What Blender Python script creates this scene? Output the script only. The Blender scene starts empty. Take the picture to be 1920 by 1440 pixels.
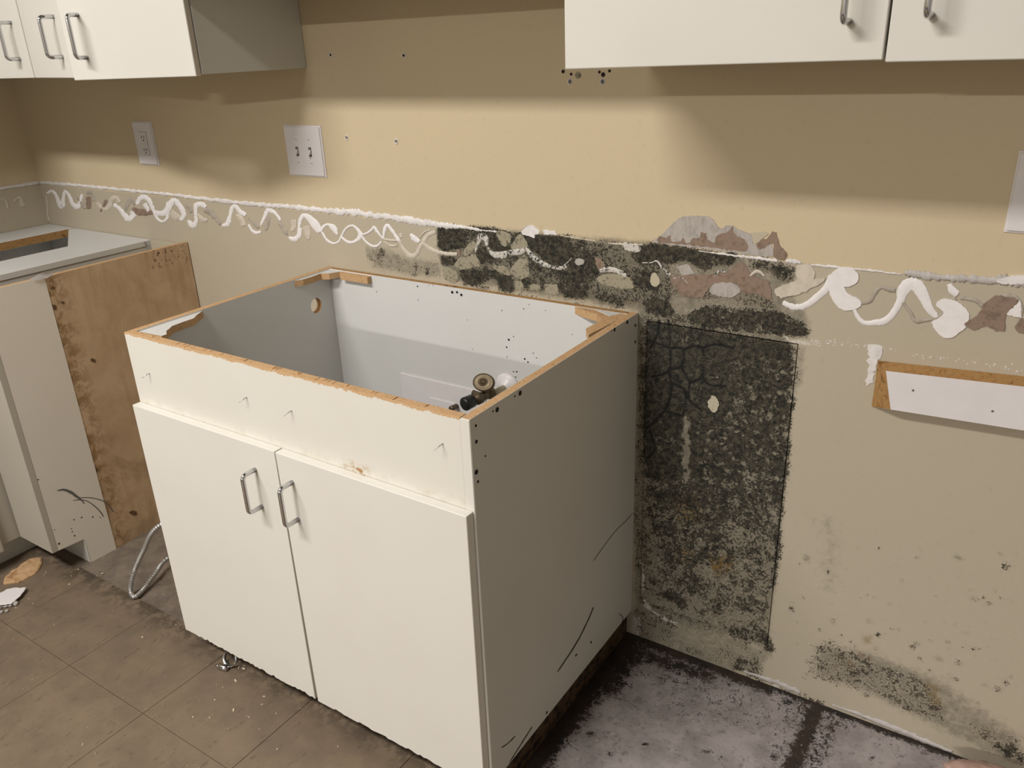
import bpy, bmesh, math, random
import numpy as np
from mathutils import Vector, Matrix, Euler, noise as mnoise

S = bpy.context.scene
COL = S.collection
rnd = random.Random(7)

# ------------------------------------------------------------------ camera
F_PX = 1535.14
CAM = Vector((0.732, -1.5788, 1.4348))
ROT = Euler((1.1751, 0.0381, 0.5825), 'XYZ')
cd = bpy.data.cameras.new('camera'); cd.sensor_width = 36.0; cd.lens = F_PX / 1920 * 36.0
cd.clip_start = 0.01
cam = bpy.data.objects.new('camera', cd); COL.objects.link(cam)
cam.location = CAM; cam.rotation_euler = ROT
S.camera = cam
_M = ROT.to_matrix()

# ------------------------------------------------------------------ world, lamps, exposure
w = bpy.data.worlds.new('world'); S.world = w; w.use_nodes = True
w.node_tree.nodes['Background'].inputs[0].default_value = (0.9, 0.85, 0.75, 1)
w.node_tree.nodes['Background'].inputs[1].default_value = 0.05
S.view_settings.view_transform = 'Standard'; S.view_settings.look = 'None'
S.view_settings.gamma = 1.0; S.view_settings.use_curve_mapping = False
S.view_settings.exposure = -0.07
CEIL = 3.05
LAMP_COL = (1.0, 0.975, 0.955)
# ceiling fluorescents: (centre x, centre y, length x, width y, watts)
LAMPS = [(-0.95, -2.36, 1.50, 0.30, 118.0), (-0.70, -8.3, 1.50, 0.35, 540.0)]

def at(px, py, axis, val):
    """photo pixel -> the point where its sight line meets the plane axis=val (metres)"""
    d = _M @ Vector(((px - 960) / F_PX, -(py - 720) / F_PX, -1.0))
    t = (val - CAM[axis]) / d[axis]
    return CAM + d * t

# ------------------------------------------------------------------ materials
def srgb(r, g, b):
    f = lambda c: (c / 255 / 12.92) if c / 255 <= 0.04045 else ((c / 255 + 0.055) / 1.055) ** 2.4
    return (f(r), f(g), f(b), 1.0)

class NT:
    """small helper around a material node tree"""
    def __init__(s, name, rough=0.6, metal=0.0, spec=0.4):
        m = bpy.data.materials.new(name); m.use_nodes = True
        s.m = m; s.t = m.node_tree; s.n = s.t.nodes; s.l = s.t.links
        s.b = s.n['Principled BSDF']
        s.b.inputs['Roughness'].default_value = rough
        s.b.inputs['Metallic'].default_value = metal
        s.b.inputs['Specular IOR Level'].default_value = spec
    def put(s, sock, v):
        if isinstance(v, bpy.types.NodeSocket): s.l.new(v, sock)
        elif isinstance(v, (tuple, list)) and len(v) == 3 and sock.type == 'RGBA': sock.default_value = (*v, 1)
        else: sock.default_value = v
    def coord(s, kind='Object'):
        return s.n.new('ShaderNodeTexCoord').outputs[kind]
    def geo(s):
        return s.n.new('ShaderNodeNewGeometry').outputs['Position']
    def sep(s, v):
        n = s.n.new('ShaderNodeSeparateXYZ'); s.l.new(v, n.inputs[0]); return n.outputs
    def noise(s, co, scale, detail=3, rough=0.55, dist=0.0, stretch=None):
        if stretch:
            mp = s.n.new('ShaderNodeMapping'); s.l.new(co, mp.inputs[0]); mp.inputs['Scale'].default_value = stretch; co = mp.outputs[0]
        n = s.n.new('ShaderNodeTexNoise'); s.l.new(co, n.inputs['Vector'])
        n.inputs['Scale'].default_value = scale; n.inputs['Detail'].default_value = detail
        n.inputs['Roughness'].default_value = rough; n.inputs['Distortion'].default_value = dist
        return n.outputs['Fac']
    def voro(s, co, scale, feature='F1', out='Distance'):
        n = s.n.new('ShaderNodeTexVoronoi'); s.l.new(co, n.inputs['Vector']); n.feature = feature
        n.inputs['Scale'].default_value = scale; return n.outputs[out]
    def math(s, op, a, b=0.0, c=None, clamp=False):
        n = s.n.new('ShaderNodeMath'); n.operation = op; n.use_clamp = clamp
        s.put(n.inputs[0], a); s.put(n.inputs[1], b)
        if c is not None: s.put(n.inputs[2], c)
        return n.outputs[0]
    def rng(s, v, a, b, c=0.0, d=1.0):
        n = s.n.new('ShaderNodeMapRange'); n.interpolation_type = 'SMOOTHSTEP'
        s.put(n.inputs[0], v)
        for i, x in enumerate((a, b, c, d)): s.put(n.inputs[i + 1], x)
        return n.outputs[0]
    def mix(s, f, a, b, mode='MIX'):
        n = s.n.new('ShaderNodeMix'); n.data_type = 'RGBA'; n.blend_type = mode
        s.put(n.inputs[0], f); s.put(n.inputs[6], a); s.put(n.inputs[7], b); return n.outputs[2]
    def attr(s, name):
        n = s.n.new('ShaderNodeAttribute'); n.attribute_name = name; return n.outputs
    def bump(s, h, strength=0.3, dist=0.001):
        n = s.n.new('ShaderNodeBump'); s.put(n.inputs['Height'], h)
        n.inputs['Strength'].default_value = strength; n.inputs['Distance'].default_value = dist
        s.l.new(n.outputs[0], s.b.inputs['Normal'])
    def col(s, v):
        s.put(s.b.inputs['Base Color'], v)

UPPER = (0.60, 0.495, 0.33, 1)
LOWER = (0.465, 0.41, 0.302, 1)
Z_SPLASH = 1.0247

def mat_wall():
    k = NT('painted_wall', 0.42, spec=0.35)
    p = k.geo(); z = k.sep(p)[2]
    wob = k.noise(p, 30, 3)
    step = k.rng(k.math('ADD', z, k.math('MULTIPLY', wob, 0.012)), Z_SPLASH + 0.003, Z_SPLASH + 0.006)
    big = k.noise(p, 3, 3)
    low = k.mix(k.math('MULTIPLY', big, 0.5), LOWER, (0.50, 0.425, 0.335, 1))
    up = k.mix(k.math('MULTIPLY', big, 0.5), UPPER, (0.62, 0.50, 0.32, 1))
    base = k.mix(step, low, up)
    # sparse scuffs
    sc = k.rng(k.noise(p, 45, 4, 0.7), 0.73, 0.80)
    base = k.mix(k.math('MULTIPLY', sc, 0.35), base, (0.16, 0.14, 0.10, 1))
    A = k.attr('damage'); rgb = k.n.new('ShaderNodeSeparateColor'); k.l.new(A['Color'], rgb.inputs[0])
    mold, stain, yel = rgb.outputs
    B = k.attr('residue'); rg2 = k.n.new('ShaderNodeSeparateColor'); k.l.new(B['Color'], rg2.inputs[0])
    white, brown, crack = rg2.outputs
    n1 = k.noise(p, 230, 5, 0.65); n2 = k.noise(p, 62, 4, 0.6, 0.4); n3 = k.noise(p, 620, 3, 0.6)
    # flat grey-olive staining first
    base = k.mix(k.math('MULTIPLY', k.rng(k.math('ADD', stain, k.math('SUBTRACT', n2, 0.5)), 0.05, 0.9), 0.9), base, (0.135, 0.122, 0.088, 1))
    base = k.mix(k.math('MULTIPLY', yel, k.rng(n2, 0.35, 0.6)), base, (0.20, 0.125, 0.035, 1))
    base = k.mix(k.rng(k.math('ADD', white, k.math('MULTIPLY', k.math('SUBTRACT', n1, 0.5), 1.4)), 0.45, 0.6), base, (0.62, 0.57, 0.50, 1))
    base = k.mix(k.rng(k.math('ADD', brown, k.math('MULTIPLY', k.math('SUBTRACT', n2, 0.5), 0.9)), 0.4, 0.6), base, (0.24, 0.16, 0.105, 1))
    # black growth: density against stretched noise
    nn = k.math('ADD', k.math('MULTIPLY', n1, 0.5), k.math('MULTIPLY', n2, 0.32))
    nn = k.math('ADD', nn, k.math('MULTIPLY', n3, 0.18))
    n4 = k.noise(p, 22, 4, 0.65, 0.8)
    nn = k.math('ADD', k.math('MULTIPLY', nn, 0.78), k.math('MULTIPLY', n4, 0.22))
    nn = k.math('ADD', k.math('MULTIPLY', k.math('SUBTRACT', nn, 0.5), 5.0), 0.5)
    d = k.math('ADD', mold, k.math('MULTIPLY', crack, 0.8))
    mask = k.rng(k.math('SUBTRACT', d, nn), -0.10, 0.14)
    mask = k.math('MULTIPLY', mask, k.rng(mold, 0.02, 0.12))
    dark = k.mix(k.rng(k.noise(p, 95, 5, 0.75, 0.5), 0.38, 0.66), (0.005, 0.006, 0.005, 1), (0.075, 0.064, 0.042, 1))
    dark = k.mix(k.rng(mold, 0.56, 0.34), dark, (0.075, 0.060, 0.040, 1))
    dark = k.mix(k.math('MULTIPLY', k.rng(k.noise(p, 420, 3, 0.6), 0.60, 0.70), k.rng(n2, 0.40, 0.58)), dark, (0.24, 0.205, 0.14, 1))
    dark = k.mix(k.rng(k.math('ADD', crack, k.math('MULTIPLY', k.math('SUBTRACT', n2, 0.5), 0.9)), 0.25, 0.7), dark, (0.004, 0.004, 0.004, 1))
    base = k.mix(k.math('MULTIPLY', mask, 0.97), base, dark)
    k.col(base)
    k.put(k.b.inputs['Roughness'], k.rng(mask, 0, 1, 0.42, 0.85))
    h = k.math('ADD', k.math('MULTIPLY', k.noise(p, 140, 3), 0.4), k.math('MULTIPLY', mask, k.math('MULTIPLY', n1, 2.0)))
    k.bump(h, 0.35, 0.0015)
    return k.m

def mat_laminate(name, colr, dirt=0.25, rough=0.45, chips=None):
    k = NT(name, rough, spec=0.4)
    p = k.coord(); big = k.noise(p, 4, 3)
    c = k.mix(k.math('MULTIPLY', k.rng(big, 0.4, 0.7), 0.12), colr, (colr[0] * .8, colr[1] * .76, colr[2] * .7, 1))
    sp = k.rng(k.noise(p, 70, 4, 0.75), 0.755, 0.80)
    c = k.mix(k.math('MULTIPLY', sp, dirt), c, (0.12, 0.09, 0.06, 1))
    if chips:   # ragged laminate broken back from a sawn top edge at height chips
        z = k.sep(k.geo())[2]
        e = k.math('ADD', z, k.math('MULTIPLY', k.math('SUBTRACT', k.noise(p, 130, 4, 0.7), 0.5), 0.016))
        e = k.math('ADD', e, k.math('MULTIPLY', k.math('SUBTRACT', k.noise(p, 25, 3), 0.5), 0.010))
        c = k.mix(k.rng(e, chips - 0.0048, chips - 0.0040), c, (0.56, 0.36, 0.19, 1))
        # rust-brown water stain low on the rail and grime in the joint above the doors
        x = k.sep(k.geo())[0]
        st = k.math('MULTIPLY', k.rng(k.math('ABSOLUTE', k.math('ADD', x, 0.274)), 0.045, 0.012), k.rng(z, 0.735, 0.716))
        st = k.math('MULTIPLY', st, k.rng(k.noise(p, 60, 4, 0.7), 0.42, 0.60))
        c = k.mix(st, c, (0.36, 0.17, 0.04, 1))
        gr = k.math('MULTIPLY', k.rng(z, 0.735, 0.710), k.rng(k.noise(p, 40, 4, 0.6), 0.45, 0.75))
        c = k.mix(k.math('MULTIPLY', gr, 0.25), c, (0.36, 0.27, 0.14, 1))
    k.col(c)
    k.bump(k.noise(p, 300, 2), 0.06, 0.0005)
    return k.m

def mat_chip(name, base=(0.56, 0.36, 0.19), darkc=(0.26, 0.14, 0.06), amt=0.6, scale=220):
    k = NT(name, 0.85, spec=0.15)
    p = k.geo()
    a = k.noise(p, scale, 4, 0.7, 0.6); b = k.noise(p, scale * .35, 4, 0.7, 1.0)
    c = k.mix(k.rng(a, 0.5, 0.68), (*base, 1), (base[0] * .72, base[1] * .62, base[2] * .5, 1))
    c = k.mix(k.math('MULTIPLY', k.rng(b, 0.56, 0.70), amt), c, (*darkc, 1))
    c = k.mix(k.math('MULTIPLY', k.rng(a, 0.40, 0.26), 0.6), c, (min(1, base[0] * 1.35), min(1, base[1] * 1.4), min(1, base[2] * 1.5), 1))
    k.col(c); k.bump(a, 0.6, 0.001)
    return k.m

def mat_brown_panel():
    k = NT('raw_hardboard', 0.62, spec=0.3)
    p = k.geo(); s = k.sep(p)
    a = k.noise(p, 9, 5, 0.6, 0.5); b = k.noise(p, 38, 5, 0.7, 0.4); v = k.noise(p, 6, 3, stretch=(1, 7, 0.6))
    c = k.mix(k.rng(a, 0.35, 0.68), (0.60, 0.425, 0.262, 1), (0.50, 0.335, 0.195, 1))
    c = k.mix(k.math('MULTIPLY', k.rng(v, 0.52, 0.7), 0.4), c, (0.42, 0.27, 0.15, 1))
    # dark glue-scarred strip beside the white laminate, and dirt towards the floor
    edge = k.math('MULTIPLY', k.rng(s[1], -0.385, -0.462), k.rng(b, 0.43, 0.60))
    c = k.mix(k.math('MULTIPLY', edge, 0.85), c, (0.26, 0.145, 0.05, 1))
    spots = k.rng(k.noise(p, 55, 4, 0.75), 0.68, 0.75)
    c = k.mix(k.math('MULTIPLY', spots, 0.7), c, (0.10, 0.06, 0.03, 1))
    low = k.math('MULTIPLY', k.rng(k.noise(p, 7, 4, 0.6, 0.6), 0.48, 0.66), k.rng(s[2], 0.5, 0.3))
    c = k.mix(k.math('MULTIPLY', low, 0.45), c, (0.24, 0.155, 0.085, 1))
    burn = k.math('MULTIPLY', k.rng(s[1], -0.17, -0.12), k.rng(s[2], 0.815, 0.845))
    burn = k.math('MULTIPLY', burn, k.rng(k.noise(p, 75, 4, 0.75), 0.56, 0.62))
    c = k.mix(burn, c, (0.05, 0.03, 0.015, 1))
    k.col(c); k.bump(b, 0.25, 0.001)
    return k.m

def mat_tile():
    k = NT('vinyl_tile', 0.50, spec=0.35)
    p = k.geo()
    oi = k.n.new('ShaderNodeObjectInfo').outputs['Random']
    a = k.noise(p, 9, 4, 0.6); b = k.noise(p, 60, 5, 0.7, stretch=(1.0, 0.45, 1)); d = k.noise(p, 170, 4, 0.7)
    c = k.mix(k.rng(a, 0.3, 0.7), (0.205, 0.150, 0.098, 1), (0.150, 0.112, 0.075, 1))
    c = k.mix(k.math('MULTIPLY', oi, 0.25), c, (0.150, 0.118, 0.082, 1))
    c = k.mix(k.math('MULTIPLY', k.rng(b, 0.57, 0.70), 0.65), c, (0.085, 0.060, 0.040, 1))
    c = k.mix(k.math('MULTIPLY', k.rng(d, 0.64, 0.71), 0.75), c, (0.035, 0.026, 0.018, 1))
    c = k.mix(k.math('MULTIPLY', k.rng(b, 0.36, 0.27), 0.35), c, (0.26, 0.195, 0.14, 1))
    y = k.sep(p)[1]
    g = k.math('MULTIPLY', k.rng(y, -0.68, -0.585), k.rng(k.noise(p, 26, 4, 0.7), 0.38, 0.58))
    c = k.mix(k.math('MULTIPLY', g, 0.8), c, (0.05, 0.038, 0.028, 1))
    k.col(c); k.put(k.b.inputs['Roughness'], k.rng(b, 0.3, 0.7, 0.42, 0.62))
    k.bump(k.noise(p, 90, 3), 0.12, 0.001)
    return k.m

def mat_slab():
    """bare slab where the cabinets stood; the growth follows the attribute 'growth'"""
    k = NT('bare_slab', 0.7, spec=0.25)
    p = k.geo(); x = k.sep(p)[0]
    a = k.noise(p, 12, 5, 0.65); b = k.noise(p, 55, 5, 0.75, 0.5); d = k.noise(p, 190, 4, 0.7)
    grey = k.mix(k.rng(a, 0.35, 0.66), (0.41, 0.365, 0.352, 1), (0.28, 0.247, 0.236, 1))
    drab = k.mix(k.rng(a, 0.35, 0.66), (0.200, 0.160, 0.120, 1), (0.130, 0.102, 0.078, 1))
    c = k.mix(k.rng(x, -0.9, -0.5), drab, grey)
    c = k.mix(k.rng(k.sep(p)[1], -0.586, -0.589), c, (0.03, 0.022, 0.016, 1))
    c = k.mix(k.math('MULTIPLY', k.rng(b, 0.54, 0.72), 0.7), c, (0.10, 0.085, 0.08, 1))
    c = k.mix(k.math('MULTIPLY', k.rng(k.noise(p, 30, 5, 0.7, 1.0), 0.56, 0.66), 0.45), c, (0.11, 0.09, 0.085, 1))
    c = k.mix(k.math('MULTIPLY', k.rng(b, 0.40, 0.30), 0.5), c, (0.46, 0.415, 0.40, 1))
    c = k.mix(k.math('MULTIPLY', k.rng(d, 0.70, 0.75), 0.9), c, (0.02, 0.016, 0.015, 1))
    c = k.mix(k.math('MULTIPLY', k.rng(d, 0.31, 0.27), 0.8), c, (0.55, 0.50, 0.47, 1))
    A = k.attr('growth')['Fac']
    nn = k.math('ADD', k.math('MULTIPLY', b, 0.55), k.math('MULTIPLY', d, 0.45))
    nn = k.math('ADD', k.math('MULTIPLY', k.math('SUBTRACT', nn, 0.5), 3.6), 0.5)
    m = k.math('MULTIPLY', k.rng(k.math('SUBTRACT', A, nn), -0.2, 0.25), k.rng(A, 0.02, 0.15))
    c = k.mix(k.math('MULTIPLY', m, 0.96), c, k.mix(k.rng(a, 0.4, 0.6), (0.010, 0.008, 0.007, 1), (0.035, 0.022, 0.015, 1)))
    k.col(c); k.put(k.b.inputs['Roughness'], k.rng(m, 0, 1, 0.7, 0.5)); k.bump(b, 0.4, 0.002)
    return k.m

def mat_plain(name, c, rough=0.6, metal=0.0, var=0.15, scale=25, spec=0.4, bump=0.1):
    k = NT(name, rough, metal, spec)
    p = k.coord(); n = k.noise(p, scale, 4, 0.6)
    k.col(k.mix(k.math('MULTIPLY', k.rng(n, 0.35, 0.7), var), (*c, 1), (c[0] * .5, c[1] * .48, c[2] * .45, 1)))
    if bump: k.bump(k.noise(p, scale * 6, 3), bump, 0.001)
    return k.m

def mat_speckled(name, c, speck=(0.02, 0.02, 0.018), lo=0.54, hi=0.62, scale=170, amt=0.95):
    k = NT(name, 0.75, spec=0.2)
    p = k.geo(); n = k.noise(p, scale, 5, 0.7, 0.3); b = k.noise(p, 40, 3)
    m = k.rng(k.math('ADD', k.math('MULTIPLY', n, 0.7), k.math('MULTIPLY', b, 0.3)), lo, hi)
    k.col(k.mix(k.math('MULTIPLY', m, amt), (*c, 1), (*speck, 1)))
    k.bump(n, 0.4, 0.0015)
    return k.m

def mat_streak(name, c, c2, lo, hi):
    k = NT(name, 0.85, spec=0.15)
    p = k.geo(); n = k.noise(p, 60, 4, 0.7, stretch=(1.4, 1, 0.6)); d = k.noise(p, 300, 3)
    k.col(k.mix(k.rng(n, lo, hi), (*c, 1), (*c2, 1))); k.bump(d, 0.4, 0.001)
    return k.m

M = {}
M['wall'] = mat_wall()
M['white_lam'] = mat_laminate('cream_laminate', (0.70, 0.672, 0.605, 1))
M['apron'] = mat_laminate('cream_laminate_chipped', (0.70, 0.672, 0.595, 1), chips=0.876)
M['shaded_lam'] = mat_laminate('shaded_cream_laminate', (0.50, 0.455, 0.375, 1))  # cream laminate darkened in colour for the shade on the left-run fronts
M['skin'] = mat_laminate('pale_laminate', (0.80, 0.735, 0.63, 1), 0.3)
M['inner'] = mat_laminate('white_melamine', (0.67, 0.662, 0.635, 1), 0.5, 0.4)
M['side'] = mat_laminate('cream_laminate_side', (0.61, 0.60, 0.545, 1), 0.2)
M['chip'] = mat_chip('chipboard')
M['chip_dark'] = mat_chip('chipboard_aged', (0.40, 0.23, 0.09), (0.10, 0.05, 0.02), 0.85, 130)
M['chip_frag'] = mat_chip('chipboard_torn', (0.50, 0.32, 0.17), (0.28, 0.15, 0.07), 0.8, 60)
M['brown'] = mat_brown_panel()
M['tile'] = mat_tile()
M['slab'] = mat_slab()
M['room'] = mat_plain('room_paint', (0.10, 0.095, 0.085), 0.7)
M['room_light'] = mat_plain('room_paint_light', (0.42, 0.41, 0.39), 0.7)
M['ceil'] = mat_plain('ceiling_board', (0.16, 0.155, 0.15), 0.8)
M['chrome'] = mat_plain('chrome', (0.62, 0.62, 0.63), 0.16, 1.0, 0.1, bump=0)
M['steel'] = mat_plain('galvanised_steel', (0.60, 0.59, 0.57), 0.42, 0.9, 0.3, 60)
M['bronze'] = mat_plain('tarnished_brass', (0.13, 0.095, 0.055), 0.45, 0.6, 0.4, 60)
M['black'] = mat_plain('black_rubber', (0.012, 0.012, 0.012), 0.4)
M['plate'] = mat_plain('white_plastic', (0.74, 0.70, 0.69), 0.35, var=0.06)
M['dark'] = mat_plain('dark_hole', (0.02, 0.016, 0.012), 0.9)
M['glue'] = mat_plain('white_adhesive', (0.84, 0.80, 0.78), 0.55, var=0.12, scale=60, bump=0.35)
M['glue_old'] = mat_plain('stained_adhesive', (0.64, 0.57, 0.47), 0.6, var=0.3, scale=60, bump=0.35)
M['glue_grey'] = mat_plain('grey_adhesive', (0.44, 0.39, 0.32), 0.7, var=0.5, scale=50, bump=0.5)
M['glue_mold'] = mat_speckled('mouldy_adhesive', (0.60, 0.56, 0.50), lo=0.51, hi=0.56)
M['caulk'] = mat_plain('caulk', (0.80, 0.76, 0.73), 0.6, var=0.35, scale=45, bump=0.5)
M['caulk_grey'] = mat_plain('grey_caulk', (0.55, 0.51, 0.48), 0.7, var=0.4, scale=40, bump=0.6)
M['paper'] = mat_speckled('torn_board_paper', (0.275, 0.195, 0.145), (0.17, 0.12, 0.085), 0.48, 0.62, 80, 0.7)
M['plaster'] = mat_streak('bare_plaster', (0.46, 0.42, 0.38), (0.36, 0.325, 0.29), 0.4, 0.65)
M['tan'] = mat_speckled('spared_paint', (0.34, 0.30, 0.215), (0.06, 0.052, 0.036), 0.50, 0.62, 110, 0.8)
M['cream_paint'] = mat_speckled('cream_paint', (0.50, 0.445, 0.325), (0.20, 0.17, 0.11), 0.55, 0.68, 90, 0.6)
M['plinth'] = mat_speckled('rotten_plinth', (0.085, 0.05, 0.026), (0.012, 0.009, 0.007), 0.44, 0.58, 45, 0.95)
M['bag'] = mat_plain('pink_plastic', (0.50, 0.33, 0.27), 0.35, var=0.35, scale=12, bump=0)
M['scratch'] = mat_plain('scratch_mark', (0.06, 0.045, 0.03), 0.8)
M['scar'] = mat_plain('glue_scar', (0.16, 0.09, 0.04), 0.8, var=0.6, scale=120)
M['smudge'] = mat_plain('grey_scuff', (0.14, 0.135, 0.125), 0.8)
M['crumb'] = mat_plain('pale_crumbs', (0.62, 0.53, 0.38), 0.8)
M['lamp_body'] = mat_plain('lamp_enamel', (0.8, 0.8, 0.78), 0.4)

# ------------------------------------------------------------------ object helpers
def tag(o, label=None, cat=None, group=None, kind=None):
    if label: o['label'] = label
    if cat: o['category'] = cat
    if group: o['group'] = group
    if kind: o['kind'] = kind
    return o

def thing(name, label, cat, loc=(0, 0, 0), group=None):
    o = bpy.data.objects.new(name, None); COL.objects.link(o); o.location = loc
    o.empty_display_size = 0.05
    return tag(o, label, cat, group)

def link(name, me, mats, parent=None, smooth=False):
    o = bpy.data.objects.new(name, me); COL.objects.link(o)
    for m in (mats if isinstance(mats, (list, tuple)) else [mats]): me.materials.append(m)
    if smooth:
        for p in me.polygons: p.use_smooth = True
    if parent:
        o.parent = parent
        o.matrix_parent_inverse = Matrix.Translation(-parent.location)
    return o

def from_bm(name, bm, mats, parent=None, smooth=False):
    me = bpy.data.meshes.new(name); bmesh.ops.recalc_face_normals(bm, faces=bm.faces)
    bm.to_mesh(me); bm.free()
    return link(name, me, mats, parent, smooth)

def bm_box(bm, x0, x1, y0, y1, z0, z1, mi=0):
    vs = [bm.verts.new(c) for c in ((x0, y0, z0), (x1, y0, z0), (x1, y1, z0), (x0, y1, z0), (x0, y0, z1), (x1, y0, z1), (x1, y1, z1), (x0, y1, z1))]
    fs = []
    for q in ((0, 3, 2, 1), (4, 5, 6, 7), (0, 1, 5, 4), (1, 2, 6, 5), (2, 3, 7, 6), (3, 0, 4, 7)):
        f = bm.faces.new([vs[i] for i in q]); f.material_index = mi; fs.append(f)
    return fs   # bottom, top, front(-y), right, back, left

def box(name, x0, x1, y0, y1, z0, z1, mats, parent=None, bev=0.0008, top_mi=None, faces=None):
    bm = bmesh.new(); fs = bm_box(bm, x0, x1, y0, y1, z0, z1)
    if top_mi is not None: fs[1].material_index = top_mi
    for i, mi in (faces or {}).items(): fs[i].material_index = mi
    if bev: bmesh.ops.bevel(bm, geom=list(bm.edges), offset=bev, segments=2, affect='EDGES', profile=0.6)
    return from_bm(name, bm, mats, parent)

def prism(name, poly, axis, a0, a1, mats, parent=None, bev=0.0, cap_mi=None, side_mi=0, holes=()):
    """polygon in the two other axes, extruded along axis from a0 to a1; cap_mi = material of the a0 cap"""
    bm = bmesh.new()
    def P(u, v, a):
        return {0: (a, u, v), 1: (u, a, v), 2: (u, v, a)}[axis]
    loops = [poly] + list(holes)
    if holes:
        edges = []
        for lp in loops:
            vs = [bm.verts.new(P(u, v, a0)) for u, v in lp]
            edges += [bm.edges.new((vs[i], vs[(i + 1) % len(vs)])) for i in range(len(vs))]
        bmesh.ops.triangle_fill(bm, edges=edges, use_beauty=True)
        caps = list(bm.faces)
    else:
        caps = [bm.faces.new([bm.verts.new(P(u, v, a0)) for u, v in poly])]
    for f in caps: f.material_index = cap_mi or 0
    r = bmesh.ops.extrude_face_region(bm, geom=caps)
    nv = [e for e in r['geom'] if isinstance(e, bmesh.types.BMVert)]
    d = [0, 0, 0]; d[axis] = a1 - a0
    bmesh.ops.translate(bm, verts=nv, vec=d)
    newf = {e for e in r['geom'] if isinstance(e, bmesh.types.BMFace)}
    for f in bm.faces:
        if f not in newf and f not in caps: f.material_index = side_mi
    if bev: bmesh.ops.bevel(bm, geom=[e for e in bm.edges if len(e.link_faces) == 2 and e.calc_face_angle(0) > 0.6], offset=bev, segments=1, affect='EDGES')
    return from_bm(name, bm, mats, parent)

def sweep(name, pts, radii, mats, parent=None, seg=12, caps=True, smooth=True):
    """round tube along pts"""
    bm = bmesh.new(); pts = [Vector(p) for p in pts]; n = len(pts)
    if not isinstance(radii, (list, tuple)): radii = [radii] * n
    t0 = (pts[1] - pts[0]).normalized()
    up = Vector((0, 0, 1)) if abs(t0.z) < 0.9 else Vector((1, 0, 0))
    u = t0.cross(up).normalized(); rings = []
    for i, p in enumerate(pts):
        t = (pts[min(i + 1, n - 1)] - pts[max(i - 1, 0)]).normalized()
        u = (u - t * u.dot(t)).normalized(); v = t.cross(u)
        rings.append([bm.verts.new(p + (u * math.cos(2 * math.pi * k / seg) + v * math.sin(2 * math.pi * k / seg)) * radii[i]) for k in range(seg)])
    for a, b in zip(rings, rings[1:]):
        for k in range(seg): bm.faces.new((a[k], a[(k + 1) % seg], b[(k + 1) % seg], b[k]))
    if caps: bm.faces.new(rings[0][::-1]); bm.faces.new(rings[-1])
    return from_bm(name, bm, mats, parent, smooth)

def catmull(pts, per=8):
    P = [Vector(p) for p in pts]; out = []
    for i in range(len(P) - 1):
        a, b, c, d = P[max(i - 1, 0)], P[i], P[i + 1], P[min(i + 2, len(P) - 1)]
        for k in range(per):
            t = k / per
            out.append(0.5 * ((2 * b) + (c - a) * t + (2 * a - 5 * b + 4 * c - d) * t * t + (3 * b - a - 3 * c + d) * t ** 3))
    out.append(P[-1]); return out

def u_handle(parent, post_a, post_b, out, r=0.0048):
    """bar pull: two posts and a straight grip with rounded corners; out = stand-off vector"""
    a, b, out = Vector(post_a), Vector(post_b), Vector(out)
    d = (b - a).normalized(); o = out.normalized(); L = out.length; q = 0.010
    pts = [a - o * 0.0, a + o * (L - q)]
    for k in range(1, 7):
        t = k / 6 * math.pi / 2; pts.append(a + o * (L - q + q * math.sin(t)) + d * (q - q * math.cos(t)))
    pts.append((a + b) / 2 + out)
    for k in range(0, 7):
        t = (1 - k / 6) * math.pi / 2; pts.append(b + o * (L - q + q * math.sin(t)) - d * (q - q * math.cos(t)))
    pts.append(b)
    return sweep('handle', pts, r, M['chrome'], parent, 14)

def disc(name, c, normal, r, depth, mat, parent, seg=14):
    c = Vector(c); n = Vector(normal).normalized()
    return sweep(name, [c, c + n * depth], r, mat, parent, seg, smooth=False)

def jag(x0, x1, z, amp, step, seedv):
    r = random.Random(seedv); n = max(2, int(abs(x1 - x0) / step)); out = []
    for i in range(n + 1):
        out.append((x0 + (x1 - x0) * i / n, z + (r.random() ** 3 * amp if 0 < i < n else 0)))
    return out

# ------------------------------------------------------------------ the setting
XL, XR, YF = -2.3943, 1.75, -10.0

# --- damage layers of the back wall, in wall metres (x, z)
GX0, GX1, GZ0, GZ1, GST = -0.80, 1.25, 0.0, 1.16, 0.0035
gx = np.arange(GX0, GX1 + 1e-6, GST); gz = np.arange(GZ0, GZ1 + 1e-6, GST)
GXX, GZZ = np.meshgrid(gx, gz)

def Z(ox, oy, sc):
    """maker of a converter from crop coordinates to photo pixels"""
    return lambda X, Y: (ox + X / sc, oy + Y / sc)
ZA = Z(0, 0, 3.0); Z6 = Z(560, 380, 4.3636); Z7 = Z(780, 380, 4.0); Z8 = Z(1120, 380, 4.3636)
ZR = Z(1400, 440, 3.6); ZP = Z(1160, 580, 4.5); ZQ = Z(1160, 880, 3.789); ZS = Z(1400, 900, 2.667)

def wxz(px, py):
    p = at(px, py, 1, 0.0); return (p.x, p.z)

def inside(poly):
    xs = [p[0] for p in poly]; zs = [p[1] for p in poly]
    m = np.zeros(GXX.shape, bool)
    i0, i1 = np.searchsorted(gx, (min(xs), max(xs))); j0, j1 = np.searchsorted(gz, (min(zs), max(zs)))
    X = GXX[j0:j1, i0:i1]; Zz = GZZ[j0:j1, i0:i1]; r = np.zeros(X.shape, bool); n = len(poly)
    for k in range(n):
        x0, z0 = poly[k]; x1, z1 = poly[(k + 1) % n]
        if z0 == z1: continue
        c = ((z0 > Zz) != (z1 > Zz)) & (X < (x1 - x0) * (Zz - z0) / (z1 - z0) + x0); r ^= c
    m[j0:j1, i0:i1] = r
    return m

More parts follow.
